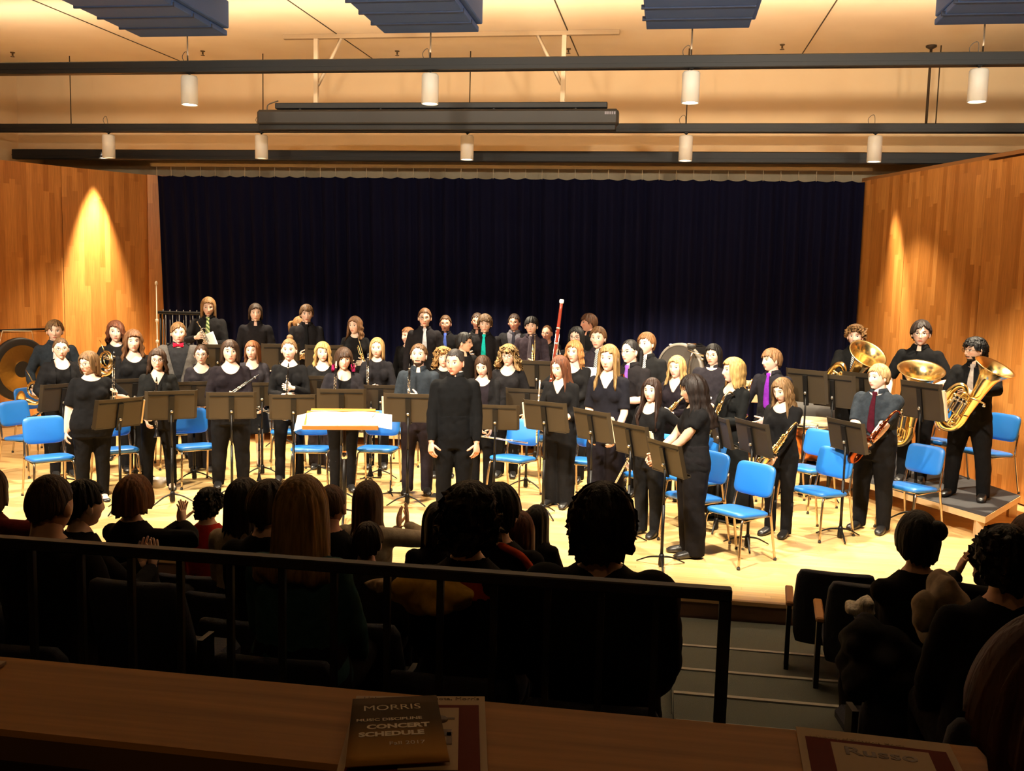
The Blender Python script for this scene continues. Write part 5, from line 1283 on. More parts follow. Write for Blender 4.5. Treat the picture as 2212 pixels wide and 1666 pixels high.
mb = MB(); mb.tube([(0, .12, .05), (0, .12, .66)], .024, 12); mb.tube([(0, .12, .6), (0, .12, zc_+.015)], .016, 10); mb.build('pole', BLACKMETAL, r)
mb = MB(); mb.lathe([(.026, .62), (.030, .64), (.030, .68), (.02, .70)], 12, (0, .12, 0)); mb.build('height_collar', SILVER, r)
mb = MB()
for a in (30, 150, 270): mb.tube([(0, .12, .10), (.14*math.cos(R(a)), .12+.14*math.sin(R(a)), .06), (.32*math.cos(R(a)), .12+.32*math.sin(R(a)), .012)], .012, 7, flat=.7)
mb.build('base', BLACKMETAL, r)
for lab, x0_, x1_, lift in (('open white conductor score, left page drooping over the desk edge', -.46, .0, -1), ('open white conductor score, right page lifting at the desk edge', .0, .50, 1)):
    us = np.linspace(x0_, x1_, 14); Pq = []
    for v_ in np.linspace(.0, .36, 8):
        row = []
        for u_ in us:
            e = max(0, abs(u_)-.30); row.append((u_, v_+.02, .022+.008*math.sin(abs(u_)*9)-e*(.35 if lift < 0 else .15)*(1-v_)+.02*e))
        Pq.append(row)
    q = MB(); q.grid(np.array(Pq)); mb = MB(); mb.add(q.verts() @ Rm.T+o_, q.f); s2 = mb.build('score', PAPER); s2.matrix_world = Mx; sd = s2.modifiers.new('t', 'SOLIDIFY'); sd.thickness = .004
    tag(s2, lab, 'score', 'scores on the conductor desk')
q = MB(); q.tube([(.30, .20, .040), (.325, .27, .042)], .004, 6); mb = MB(); mb.add(q.verts() @ Rm.T+o_, q.f); s2 = mb.build('pencil', RUBBER); s2.matrix_world = Mx; tag(s2, 'short dark pencil lying on the white conductor score', 'pencil')

# ---- percussion
p = aty(47, 798, 12.3); Mx = frame(p, (0, 0, 1), (.93, -.36, .0), .88); r = empty('gong', Mx, 'large bronze gong hanging by the left wood wall', 'gong')
gm = mat('gong_bronze', (.34, .20, .055), .32, 1., bump=(25, .25)); gd = mat('gong_dark', (.035, .030, .026), .5, .6)
mb = MB(); mb.lathe([(.001, .020), (.13, .020)], 48, (0, 0, 0), 'y', cap=False); mb.build('centre_boss', gd, r)
mb = MB(); mb.lathe([(.13, .020), (.15, .012), (.385, .012)], 64, (0, 0, 0), 'y', cap=False); mb.build('face', gm, r)
mb = MB(); mb.lathe([(.385, .012), (.47, .008), (.50, -.01), (.505, -.06), (.49, -.062), (.47, -.02), (.2, -.01), (.001, -.005)], 64, (0, 0, 0), 'y', cap=False); mb.build('rim', gd, r)
mb = MB(); mb.tube([(-.25, -.05, .44), (-.22, -.05, .60), (.27, -.05, .62), (.33, -.05, .40)], .006, 6); mb.build('hanging_cord', mat('cord_cream', (.7, .6, .42), .7), r)
gz = p[2]
r2 = empty('gong_stand', Mx, 'dark stand with casters carrying the bronze gong', 'gong stand')
mb = MB()
for s in (1, -1):
    mb.tube([(s*.60, -.12, .62), (s*.60, -.12, -gz/.88+.10)], .02, 8)
mb.tube([(-.6, -.12, .62), (.6, -.12, .62)], .02, 8); mb.build('frame_tube', BLACKMETAL, r2)
mb = MB()
for s in (1, -1): mb.box((s*.60, -.12, -gz/.88+.105), (.08, .62, .06), .01)
mb.build('foot_bar', DARKPAINT, r2)
for s in (1, -1):
    for t_ in (-.37, .13): MB().lathe([(.035, -.012), (.035, .012)], 14, (s*.6, t_, -gz/.88+.036), 'x').box((s*.6, t_, -gz/.88+.065), (.03, .03, .04)).build('caster', RUBBER, r2)
mb = MB(); mb.tube([(.02, -.05, .612), (.02, -.05, .64)], .012, 6)
# timpani
p = aty(1758, 880, 12.1)
r = empty('timpani', TR(p[0], p[1], 0, 0), 'copper timpani with pale drumhead left of the tubas', 'timpani')
mb = MB(); mb.lathe([(.05, .34), (.16, .37), (.26, .46), (.315, .60), (.33, .80)], 40, cap=True); mb.build('bowl', COPPER, r)
mb = MB(); mb.lathe([(.345, .80), (.345, .835), (.335, .845), (.001, .846)], 40, cap=False); mb.build('drumhead', mat('drumhead', (.66, .52, .33), .6), r)
mb = MB(); mb.lathe([(.335, .78), (.36, .785), (.36, .815), (.347, .82)], 40, cap=False)
for k_ in range(8): a = k_*PI/4; mb.tube([(.37*math.cos(a), .37*math.sin(a), .84), (.37*math.cos(a), .37*math.sin(a), .70)], .010, 6)
mb.build('counter_hoop', SILVER, r)
mb = MB()
for k_ in range(4): a = k_*PI/2+.6; mb.tube([(.365*math.cos(a), .365*math.sin(a), .72), (.37*math.cos(a), .37*math.sin(a), .3), (.30*math.cos(a), .30*math.sin(a), .03)], .018, 7)
mb.lathe([(.12, .02), (.12, .30), (.05, .34)], 16); mb.build('stand_legs', BLACKMETAL, r)
p2 = aty(1752, 862, 12.95)
def covered(px_, py_, Y_, rr, h, label):
    p = aty(px_, py_, Y_); r = empty('covered_drum', TR(p[0], p[1], 0), label, 'drum', 'drums under grey covers')
    MB().lathe([(rr*.6, .1), (rr*.95, .4), (rr, h-.12)], 32).build('drum_body', BLACKMETAL, r)
    MB().lathe([(rr+.012, h-.22), (rr+.02, h-.1), (rr+.015, h), (rr*.9, h+.03), (.001, h+.035)], 32, cap=False).build('cover', mat('grey_cover', (.075, .07, .065), .85, bump=(20, .2)), r)
    for k_ in range(3): a = k_*2.1+.3; MB().tube([(rr*.7*math.cos(a), rr*.7*math.sin(a), .3), (rr*1.0*math.cos(a), rr*1.0*math.sin(a), .0)], .018, 7).build('drum_leg', BLACKMETAL, r)
covered(1765, 820, 14.3, .30, 1.03, 'round drum under a grey cover behind the music stands by the tubas')
covered(1756, 862, 13.3, .38, .88, 'wide drum under a grey cover behind the copper timpani')
# bass drum on a cradle behind the sax players
p = aty(1487, 800, 13.6); Mx = frame(p, (0, 0, 1), (-.75, -1, 0)); r = empty('bass_drum', Mx, 'big dark bass drum tilted behind the pale blond woman', 'bass drum')
mb = MB(); mb.lathe([(.36, -.2), (.36, .2)], 40, (0, 0, 0), 'y', cap=False); mb.build('shell', EBONY, r)
mb = MB(); mb.lathe([(.001, .206), (.35, .205)], 40, (0, 0, 0), 'y', cap=False); mb.lathe([(.35, -.205), (.001, -.206)], 40, (0, 0, 0), 'y', cap=False); mb.build('drumhead', mat('drum_grey', (.10, .09, .08), .55), r)
mb = MB(); mb.lathe([(.365, .16), (.385, .165), (.385, .215), (.35, .22)], 40, (0, 0, 0), 'y', cap=False); mb.build('hoop', mat('hoop_grey', (.22, .20, .17), .4), r)
mb = MB()
for k_ in range(8): a = k_*PI/4+.3; mb.tube([(.385*math.cos(a), -.14, .385*math.sin(a)), (.395*math.cos(a), .22, .395*math.sin(a))], .010, 6)
mb.build('tension_rods', SILVER, r)
mb = MB()
for s in (1, -1): mb.tube([(s*.36, 0, -.2), (s*.42, .0, -p[2]+.02)], .02, 7)
mb.tube([(-.42, 0, -p[2]+.25), (.42, 0, -p[2]+.25)], .016, 7); mb.build('cradle', BLACKMETAL, r)
p = aty(1490, 765, 13.2); r = empty('microphone_stand', TR(p[0], p[1], 0), 'silver clamp arm and microphone sticking up beside the bass drum', 'microphone stand')
mb = MB(); mb.tube([(0, 0, .03), (0, 0, p[2]-.1), (.04, -.05, p[2]+.06)], .011, 7); mb.build('pole', SILVER, r)
mb = MB(); mb.tube([(-.03, -.05, p[2]+.05), (.22, -.08, p[2]-.02)], .014, 8); mb.build('boom', SILVER, r); mb = MB(); mb.ball((.02, -.05, p[2]+.10), (.06, .045, .04)); mb.build('microphone', RUBBER, r)
mb = MB()
for k_ in range(3): mb.tube([(0, 0, .2), (.28*math.cos(k_*2.09), .28*math.sin(k_*2.09), .01)], .009, 6)
mb.build('tripod', BLACKMETAL, r)
# small shelf cart at the back
p = aty(1632, 832, 14.2); r = empty('percussion_table', TR(p[0], p[1], 0), 'small pale wooden table behind the purple-tied young man', 'table')
MB().box((0, 0, p[2]+.02), (.75, .4, .05), .005).build('tabletop', PLY, r); MB().box((0, 0, p[2]-.17), (.75, .4, .12), .005).build('shelf', PLY, r)
for a in (-.34, .34):
    for b in (-.16, .16): MB().box((a, b, (p[2]-.02)/2), (.05, .05, p[2]-.02)).build('leg', PLY, r)
# chimes
p = aty(395, 690, 14.6); zt_ = float(aty(395, 677, 14.6)[2]); r = empty('tubular_bells', TR(p[0]-.02, 14.72, 0, .05), 'rack of tubular bells standing behind the young man with red bow tie', 'tubular bells')
mb = MB()
for s in (1, -1): mb.tube([(s*.42, 0, .05), (s*.42, 0, zt_)], .02, 8)
mb.box((0, 0, zt_), (.9, .10, .05), .01); mb.box((0, 0, .35), (.84, .05, .04), .01)
for s in (1, -1): mb.box((s*.42, 0, .03), (.05, .5, .05), .01)
mb.build('rack', BLACKMETAL, r)
for i in range(14): MB().tube([(-.37+i*.057, -.03*(i % 2), zt_-.02 if i % 2 else zt_+.05), (-.37+i*.057, -.03*(i % 2), .42+i*.025)], .012, 8).build('bell_tube', mat('dull_steel', (.10, .09, .085), .45, .8), r)
# tall pole by the left wall end
p = aty(340, 760, 13.4); zt_ = float(aty(338, 616, 13.4)[2]); r = empty('boom_microphone_stand', TR(p[0], p[1], 0), 'tall thin cream microphone pole rising before the left end of the curtain', 'microphone stand')
pm = mat('pole_cream', (.72, .62, .46), .4)
MB().tube([(0, 0, .02), (0, 0, zt_)], .008, 8).build('pole', pm, r); MB().lathe([(.008, zt_), (.022, zt_+.01), (.02, zt_+.04), (.002, zt_+.06)], 12).build('finial', pm, r)
for z_ in (zt_-.55, zt_-.86): MB().lathe([(.012, z_), (.022, z_+.01), (.022, z_+.04), (.012, z_+.05)], 10).build('clutch', pm, r)
MB().lathe([(.16, .0), (.16, .02), (.03, .04), (.014, .05)], 24).build('base', BLACKMETAL, r)
# instruments standing on pegs, bits on the floor
def peg(px_, py_, label, inst, lab2, L_):
    p = at(px_, py_, 0)
    r = empty('instrument_peg', TR(p[0], p[1], 0), label, 'instrument stand', 'instrument pegs on the stage floor')
    mb = MB()
    for k_ in range(4): mb.tube([(0, 0, .02), (.13*math.cos(k_*PI/2+.5), .13*math.sin(k_*PI/2+.5), .008)], .007, 6)
    mb.build('feet', BLACKMETAL, r); mb = MB(); mb.lathe([(.018, .01), (.016, .03), (.009, .05), (.008, .16)], 10); mb.build('peg', BLACKMETAL, r)
    if inst == 'c': clarinet(TR(p[0], p[1], .03) @ Matrix.Diagonal((1., 1., L_/.66, 1)), lab2)
    elif inst == 'b':
        clarinet(TR(p[0], p[1], .03) @ Matrix.Diagonal((1.25, 1.25, L_/.66, 1)), lab2)
peg(560, 1045, 'peg stand under the upright clarinet left of the bun woman', 'c', 'clarinet standing alone on its peg left of the woman with the bun', .68)
peg(800, 1035, 'peg stand under the silver-keyed clarinet right of the conductor desk', 'b', 'long dark clarinet with many silver keys standing right of the conductor desk', .92)
peg(843, 1068, 'empty peg stand on the floor left of the bearded man', None, None, 0)
peg(1350, 1075, 'peg stand beneath the brassy instrument near the tall woman', 'c', 'clarinet with bright keys standing beside the chair of the very long-haired flutist', .66)
p = at(957, 1072, 0); tag(MB().box((p[0], p[1], .004), (.26, .2, .008)).build('floor_pad', RUBBER), 'flat black pad lying on the floor left of the conductor', 'pad')
p = at(342, 1052, 0); r = empty('plastic_tub', TR(p[0], p[1], 0), 'small translucent grey tub on the floor by the sandals', 'tub')
MB().lathe([(.08, .0), (.085, .06), (.088, .10), (.08, .10), (.076, .01)], 20).build('tub_body', mat('milky_plastic', (.55, .50, .44), .35), r)
# ------------------------------------------------------------------ the audience side
def tier(Y): 
    for y_, z_ in ((6.55, -.17), (5.75, -.05), (5.0, .05), (4.2, .18), (3.15, .45), (2.4, .62), (1.4, .9)):
        if Y > y_: return z_
    return 1.25
AUD = []; SEATED = []
def A(hx, hy, Y, label, H=1.68, turn=0., **kw):
    sl = kw.pop('sl', label.split(' with ')[0].split(' in ')[0].split(' cut ')[0]); p = aty(hx, hy, Y); zf = kw.pop('zf', tier(Y)); seat = p[2]-zf-.012-.06-.5*H
    if seat < .3: H -= (.3-seat)*2*.7; seat = p[2]-zf-.072-.5*H
    if seat > .52: zf += seat-.5; seat = .5
    AUD.append((label[:30], round(H, 2), round(seat, 2)))
    kw.setdefault('bc', (.012, .012, .015)); kw.setdefault('vox', .016); kw.setdefault('skin', 'fair')
    kw.setdefault('lh', (.10, -.16, .52)); kw.setdefault('rh', (-.10, -.16, .52))
    pr = person(label, float(p[0]), float(p[1]), H, zf, rot=PI+R(turn), seat=seat, **kw); pr.seat = seat; SEATED.append((pr, sl)); return pr
DK = (.012, .011, .012)
A(98, 1025, 3.5, 'man with short dark hair and wide shoulders at the far left of the near row', H=1.74, fat=.2, hair='crew', hc=DBROWN, tc=DK, skin='tan', sl='man at the far left of the near row')
A(168, 1036, 4.5, 'dark-haired listener right behind the far left man, ear ring catching the light', f=1, turn=-30, hair='short', hc=BLACKH, tc=DK, rh=(-.08, -.2, .70), lh=(-.02, -.2, .70), rhd=(0, -.1, 1), lhd=(0, -.1, 1), curl=.15, sl='dark-haired listener with the ear ring')
A(283, 1031, 5.3, 'woman with puffed auburn short hair in dark coat, clapping beside her cheek', f=1, fat=.15, turn=-10, hair='bob', hs=dict(z=[.06, .05, -.05, -.07, -.08, -.085], th=.028, lump=.006), hc=(.17, .065, .02), tc=DK, rh=(-.135, -.12, .815), lh=(-.10, -.15, .805), rhd=(.1, -.1, 1), lhd=(-.05, -.1, 1), curl=.12, sl='clapping woman with auburn hair')
A(-32, 1010, 5.2, 'listener cut by the left picture edge in dark red sleeves, hands clapping', f=1, hair='bob', hc=DBROWN, tc=(.10, .012, .01), rh=(-.13, -.16, .80), lh=(-.09, -.18, .795), rhd=(.05, -.2, 1), lhd=(-.05, -.2, 1), curl=.15, sl='listener cut by the left picture edge')
A(447, 1054, 5.95, 'listener with spiky short dark hair in dark red top', hair='mop', hs=dict(th=.014, curl=.006), hc=BLACKH, tc=(.42, .025, .018), sl='listener with spiky dark hair')
A(522, 1035, 5.3, 'woman with straight dark bob in beige sweater', f=1, fat=.1, hair='shoulder', hs=dict(z=[.06, .05, -.14, -.15, -.155, -.155], th=.02), hc=(.02, .013, .01), tc=(.46, .36, .26), sl='woman in the beige sweater')
A(575, 1040, 4.5, 'dark-haired listener between the beige sweater and the blond woman', hair='short', hs=dict(th=.02), hc=(.04, .02, .012), tc=DK, sl='listener beside the long-haired blond woman')
bl = A(645, 1033, 3.55, 'woman with long blond hair and teal hooded jacket in the near row', f=1, fat=.25, hair='long', hs=dict(z=[.06, .04, -.17, -.2, -.21, -.21], th=.022, g1=1.08, fwd=.02), hc=(.33, .19, .06), tc=(.03, .085, .095), sl='woman with long blond hair')
mb = MB(); cc = bl.up(np.array([0, .02*bl.H, .805*bl.H]))
for k_ in range(26):
    a = 2*PI*k_/26; mb.ball(cc+np.array([.125*math.cos(a), .075*math.sin(a)+.02, .018*math.sin(k_*2.3)-.02*math.cos(a)**2]), (.042, .04, .036), 8, 6)
me = remesh(mb, .012, 2); wrinkle(me, .006, 4); link('fur_hood', me, HAIR, bl.body, (.26, .15, .06))
A(712, 1046, 5.25, 'balding man with reddish skin and bare ear right of the long blond hair', hair='crew', hs=dict(th=.004), hc=(.09, .04, .02), skin='ruddy', tc=DK, sl='balding man')
A(792, 1041, 6.0, 'woman with long brown hair in grey sweater raising her clapping fingers', f=1, fat=.3, hair='long', hs=dict(z=[.06, .04, -.2, -.22, -.24, -.24], th=.02), hc=(.06, .028, .013), tc=(.40, .35, .28), rh=(-.13, -.15, .80), lh=(-.09, -.17, .78), rhd=(0, 0, 1), lhd=(0, 0, 1), curl=.1, sl='woman in the grey sweater')
A(792, 1128, 4.3, 'small child with round dark head in front of the grey sweater', H=1.25, hair='short', hs=dict(th=.014), hc=(.03, .016, .01), tc=(.04, .035, .03), sl='small child')
A(945, 1085, 5.4, 'dark-haired listener left of the big curly head', f=1, hair='bob', hc=(.02, .012, .008), tc=DK, sl='listener left of the big curly head')
ora = A(1012, 1052, 3.5, 'person with big round dark curls and orange-red hood in the near row', f=1, fat=.2, hair='afro', hs=dict(th=.032), hc=(.016, .010, .008), tc=(.012, .012, .013), sl='person with big dark curls')
mb = MB(); cc = ora.up(np.array([0, .02*ora.H, .80*ora.H]))
mb.rings([cc+np.array([0, 0, z_]) for z_ in (-.055, -.02, .03, .055)], [(1, 0, 0)]*4, [(0, 1, 0)]*4, [.16, .13, .09, .075], [.10, .09, .075, .065], 20); me = remesh(mb, .012, 3); wrinkle(me, .004, 8); link('hood', me, FABRIC, ora.body, (.42, .045, .012))
scf = A(1076, 1048, 4.45, 'dark-haired person with an orange-red scarf over one shoulder', hair='short', hs=dict(th=.022), hc=BLACKH, tc=DK, sl='person with the orange-red scarf')
mb = MB(); mb.tube(path([scf.up(np.array(q)*scf.H) for q in ((-.03, .07, .85), (-.09, .075, .82), (-.13, .055, .74), (-.15, .05, .64), (-.16, .06, .55))], 6), [.032]*25, 12, flat=.55, round_ends=True); me = remesh(mb, .012, 2); wrinkle(me, .004, 9); link('scarf', me, FABRIC, scf.body, (.42, .05, .012))
A(1120, 1105, 5.05, 'child with smooth auburn hair right of the orange-red scarf', H=1.5, f=1, hair='long', hs=dict(z=[.06, .04, -.15, -.17, -.18, -.18], th=.016), hc=(.11, .03, .012), tc=DK, sl='child with auburn hair')
A(1158, 1091, 6.2, 'listener with long straight black hair nearest the stage', H=1.5, f=1, turn=-14, hair='long', hs=dict(z=[.06, .04, -.2, -.24, -.26, -.26], th=.014), hc=BLACKH, tc=DK, sl='listener nearest the stage')
A(1302, 1050, 3.4, 'broad person with thick dark hair in black padded jacket blocking the stage view', H=1.8, fat=.42, hair='mop', hs=dict(th=.022, z=[.03, .03, -.03, -.05, -.09, -.10], g1=.98, curl=.003), hc=(.012, .008, .007), tc=(.010, .010, .010), armw=1.25, skin='tan', sl='broad person in the black padded jacket')
A(1990, 1106, 4.5, 'woman with dark pinned-up hair and loose strand, red sleeve, clapping at the right', f=1, turn=6, hair='bun', hs=dict(z=[.07, .05, -.02, -.03, -.07, -.09], th=.014, bun=(-.055, .06, .055, .045)), hc=BLACKH, skin='tan', tc=(.012, .011, .012), rh=(-.22, -.14, .80), lh=(-.17, -.16, .79), rhd=(-.1, 0, 1), lhd=(-.4, 0, 1), curl=.2, sl='woman with pinned-up hair')
A(2185, 1140, 3.6, 'man with thick short black hair and dark jacket by the right edge', H=1.76, fat=.2, hair='mop', hs=dict(th=.02), hc=(.010, .008, .007), tc=DK, skin='tan', sl='man by the right edge')
A(2235, 1113, 5.0, 'brown-haired listener cut by the right picture edge', f=1, hair='wavy', hc=(.07, .035, .016), tc=DK, sl='listener cut by the right picture edge')
A(2375, 1365, .80, 'blurred neighbour at the lower right corner, only a rounded reddish brown head showing', H=1.45, zf=1.25, hair='short', hs=dict(th=.03), hc=(.050, .011, .005), skin='ruddy', tc=(.05, .012, .008), sl='neighbour at the lower right corner')
# ---- theatre seats, facing the stage (+y); origin on the floor
def make_seat(arms=True):
    r = empty('auditorium_seat', Matrix.Identity(4), 'x x x x', 'theatre seat', 'fixed auditorium seats')
    cl = mat('seat_navy', (.014, .017, .034), .8, bump=(120, .3))
    mb = MB(); P = []
    for z_, y_, w_, t_ in ((.34, .06, .22, .045), (.40, .03, .235, .06), (.62, -.03, .245, .06), (.80, -.085, .235, .05), (.845, -.10, .215, .035), (.855, -.102, .19, .012)):
        ring = []
        for a in np.linspace(0, 2*PI, 28, endpoint=False):
            e = .45; x_ = w_*np.sign(math.cos(a))*abs(math.cos(a))**e; ring.append((x_, y_+t_*np.sign(math.sin(a))*abs(math.sin(a))**e-.10*(x_/.25)**2*-.35, z_))
        P.append(ring)
    mb.grid(np.array(P), wrap=True); mb.f.append(tuple(range(28))[::-1]); mb.sm.append(True); mb.f.append(tuple(140+j for j in range(28))); mb.sm.append(True)
    mb.build('backrest', cl, r)
    MB().box((0, .27, .40), (.46, .42, .09), .03).build('seat', cl, r)
    for s in (1, -1):
        if arms: MB().box((s*.265, .16, .60), (.05, .36, .03), .008).build('armrest', mat('armrest_oak', (.40, .19, .06), .4), r)
        MB().box((s*.265, .08, .30), (.028, .10, .60)).box((s*.265, .10, .015), (.05, .30, .03)).build('standard', DARKPAINT, r)
    return r
seat0 = make_seat(False); KIDS.clear()
for pr_, lb_ in SEATED:
    dz_ = pr_.zf+pr_.seat-.075*pr_.H/1.68-.455
    o = dup(seat0, TR(pr_.X, pr_.Y-.20, max(dz_-.03, pr_.zf-.3), pr_.rot-PI), 'dark navy auditorium seat under the '+lb_)
far_, near_ = SEATED[0][0], SEATED[7][0]
dup(seat0, TR((far_.X+near_.X)/2, 3.32, tier(3.4)) @ Matrix.Diagonal((.78, 1, 1, 1)), 'empty dark navy seat between the far left man and the long-haired blond woman')
wipe(seat0); seat0 = make_seat()
def rseat(px_, py_, Y_, lab, turn=0.):
    p = aty(px_, py_, Y_); dup(seat0, TR(p[0], Y_+.1, p[2]-.855, R(turn)), lab)
rseat(1812, 1238, 6.05, 'empty dark navy seat with oak armrest nearest the stage at the right', -6)
rseat(1893, 1266, 5.42, 'empty dark navy seat with oak armrest one row behind the foremost right seat', -6)
wipe(seat0)
# ---- coats lying over seats
def coat(p, size, color, label, seed, n=16, mt=FABRIC, cat='coat'):
    g = np.random.default_rng(seed); mb = MB()
    for k_ in range(n):
        a, b = g.uniform(-1, 1), g.uniform(-1, 1)
        mb.ball((a*size[0]*.5, g.uniform(-1, 1)*size[1]*.4, b*size[2]*.5*(1-.5*abs(a))), (size[0]*g.uniform(.16, .26), size[1]*g.uniform(.3, .5), size[2]*g.uniform(.16, .28)), 10, 8)
    mb.ball((0, 0, 0), (size[0]*.42, size[1]*.42, size[2]*.42)); me = remesh(mb, .014, 4); wrinkle(me, .009, seed)
    o = link('coat', me, mt, None, color); o.location = p; return tag(o, label, cat)
coat(aty(925, 1283, 3.32), (.27, .16, .15), (.50, .30, .05), 'mustard yellow coat bunched over a seat back behind the railing', 3)
coat(aty(2040, 1350, 3.95), (.20, .2, .32), (.30, .24, .18), 'cream lined hood of a coat draped over the seat at the right', 5)
coat(aty(1868, 1320, 4.7), (.13, .12, .12), (.62, .58, .50), 'small white fur hat lying by the right seats', 7, 10, HAIR, 'hat')
coat(aty(1915, 1420, 4.3), (.30, .3, .34), (.010, .010, .011), 'dark coat heaped over a seat below the small white fur hat', 11)
coat(aty(815, 1265, 3.62), (.10, .08, .07), (.38, .28, .18), 'pale folded garment beside the teal jacket behind the railing', 13, 8)
# ---- railing in front of the camera row
YR = 2.9; pa, pb = aty(0, 1160, YR), aty(1568, 1277, YR); zr = float((pa[2]+pb[2])/2)
r = empty('railing', TR(pb[0], YR, .62), 'long black metal railing with square pickets between the seat rows', 'railing')
xa = -2.6-pb[0]; hz = zr-.62
MB().box((xa/2, 0, hz-.012), (abs(xa)+.036, .045, .036), .004).build('top_rail', DARKPAINT, r)
MB().box((xa/2, 0, .12), (abs(xa), .03, .03), .003).build('bottom_rail', DARKPAINT, r)
MB().box((0, 0, (hz-.03)/2), (.036, .036, hz-.03), .003).build('end_post', DARKPAINT, r)
xq = [float(aty(q, 1250, YR)[0]-pb[0]) for q in (70, 176, 284, 390, 498, 610, 722, 837, 952, 1068, 1184, 1300, 1420)]
for q in xq: MB().box((q, 0, (hz-.03+.12)/2), (.022, .022, hz-.15), .002).build('picket', DARKPAINT, r)
# ---- writing ledge in front of the camera
ZD = 2.05
pf = [at(0, 1413, ZD), at(1700, 1574, ZD)]; yf = float((pf[0][1]+pf[1][1])/2); yn = float(at(300, 1612, ZD)[1])
r = empty('writing_ledge', TR(0, 0, 0), 'long narrow brown wooden ledge across the bottom of the view', 'ledge')
MB().box((-.2, (yf+yn)/2, ZD-.015), (4.4, yf-yn, .03), .004).build('top', DESKW, r)
MB().box((-.2, yf-.05, 1.63), (4.4, .03, .80)).build('front_panel', DESKW, r)
def txt(body, size, parent, p, color_mat, sx=1., bold=0.):
    cu = bpy.data.curves.new('lettering', 'FONT'); cu.body = body; cu.size = size; cu.extrude = .0002; cu.offset = bold; cu.resolution_u = 3
    o = bpy.data.objects.new('lettering', cu); COL.objects.link(o); me = bpy.data.meshes.new_from_object(o.evaluated_get(bpy.context.evaluated_depsgraph_get())); bpy.data.objects.remove(o)
    o = link('lettering', me, None, parent); me.materials.clear(); me.materials.append(color_mat); o.location = p; o.scale = (sx, 1, 1); return o
def leaflet(tl, tr_, hgt, z, label, mt, name='programme', thick=.002):
    """a flat booklet whose upper corners lie at the given places on the ledge"""
    a, b = at(*tl, z), at(*tr_, z); d = b-a; w = float(np.linalg.norm(d)); ang = math.atan2(d[1], d[0])
    Mx = Matrix.Translation((a[0], a[1], z)) @ Matrix.Rotation(ang, 4, 'Z')
    return Mx, w
cream = mat('programme_paper', (.46, .33, .22), .8, 0, .1); maroon = mat('maroon_print', (.13, .016, .010), .8, 0, .1); tan_ = mat('tan_print', (.30, .18, .09), .6); brownp = mat('brown_print', (.12, .06, .02), .6); teal = mat('grey_green_print', (.09, .10, .07), .6)
Mx, w = leaflet((770, 1508), (1047, 1509), .22, ZD+.001, '', cream)
pr = empty('concert_programme', Mx, 'maroon and cream concert programme partly under the dark schedule leaflet', 'programme')
MB().box((w/2, -.095, .001), (w, .19, .002)).build('cover', cream, pr)
MB().box((w/2, -.103, .0023), (w*.90, .165, .0006)).build('maroon_panel', maroon, pr)
MB().box((w*.60, -.085, .0029), (w*.40, .115, .0006)).build('picture_panel', cream, pr)
mb = MB(); mb.lathe([(w*.075, 0), (w*.075, .0006)], 20, (w*.55, -.052, .0032)); mb.lathe([(w*.06, 0), (w*.06, .0006)], 20, (w*.66, -.052, .0032)); mb.box((w*.73, -.05, .0034), (w*.08, .003, .0005)); mb.build('picture_shapes', brownp, pr)
MB().box((w*.60, -.078, .0034), (w*.30, .012, .0006)).box((w*.735, -.088, .0034), (w*.04, .022, .0006)).build('picture_band', brownp, pr); MB().box((w*.57, -.105, .0034), (w*.24, .035, .0006)).build('picture_block', tan_, pr); MB().box((w*.5, -.12, .0038), (w*.16, .022, .0006)).build('picture_square', teal, pr)
txt('University of Minnesota, Morris', .0085, pr, (w*.06, -.0085, .0022), brownp)
Mx, w = leaflet((762, 1516), (935, 1508), .2, ZD+.006, '', cream)
w = .078
pr = empty('schedule_leaflet', Mx, 'dark brown concert schedule leaflet lettered in cream on the ledge', 'leaflet')
mtg, nt, b_ = newmat('schedule_print'); tc_ = N(nt, 'ShaderNodeTexCoord'); sp = N(nt, 'ShaderNodeSeparateXYZ'); L(nt, tc_.outputs['Object'], sp.inputs[0])
rp = N(nt, 'ShaderNodeValToRGB'); rp.color_ramp.elements[0].color = (.42, .20, .03, 1); rp.color_ramp.elements[1].color = (.085, .05, .02, 1)
mr = N(nt, 'ShaderNodeMapRange'); mr.inputs[1].default_value = -.118; mr.inputs[2].default_value = -.05; L(nt, sp.outputs[1], mr.inputs[0]); L(nt, mr.outputs[0], rp.inputs[0]); L(nt, rp.outputs[0], b_.inputs['Base Color']); b_.inputs['Roughness'].default_value = .8; b_.inputs['Specular IOR Level'].default_value = .1
hh = .126
Pq = [[(u_*w-v_*.006*(1-u_), -v_*hh, .002) for u_ in np.linspace(0, 1, 9)] for v_ in np.linspace(0, 1, 9)]
mb = MB(); mb.grid(np.array(Pq)); o = mb.build('leaflet_cover', mtg, pr); sd = o.modifiers.new('t', 'SOLIDIFY'); sd.thickness = .0012; sd.offset = 0
lt = mat('lettering_cream', (.62, .50, .36), .6)
for t_, sz, x_, y_, sx_, bo in (('MORRIS', .0150, .009, -.027, 1.0, .0), ('MUSIC DISCIPLINE', .0070, .003, -.048, 1.02, .0002), ('CONCERT', .0110, .012, -.063, 1.05, .0005), ('SCHEDULE', .0110, .005, -.077, 1.05, .0005), ('Fall 2017', .0085, .030, -.094, 1., .0)):
    txt(t_, sz, pr, (x_, y_, .0027), lt, sx_, bo)
Mx, w = leaflet((1719, 1574), (2050, 1612), .2, ZD+.001, '', cream)
pr = empty('concert_programme', Mx, 'maroon bordered concert programme at the right end of the ledge', 'programme')
MB().box((w/2, -.105, .001), (w, .21, .002)).build('cover', cream, pr)
MB().box((w/2, -.101, .0023), (w*.90, .165, .0006)).build('maroon_panel', maroon, pr)
MB().box((w*.52, -.095, .0029), (w*.62, .14, .0006)).build('picture_panel', cream, pr)
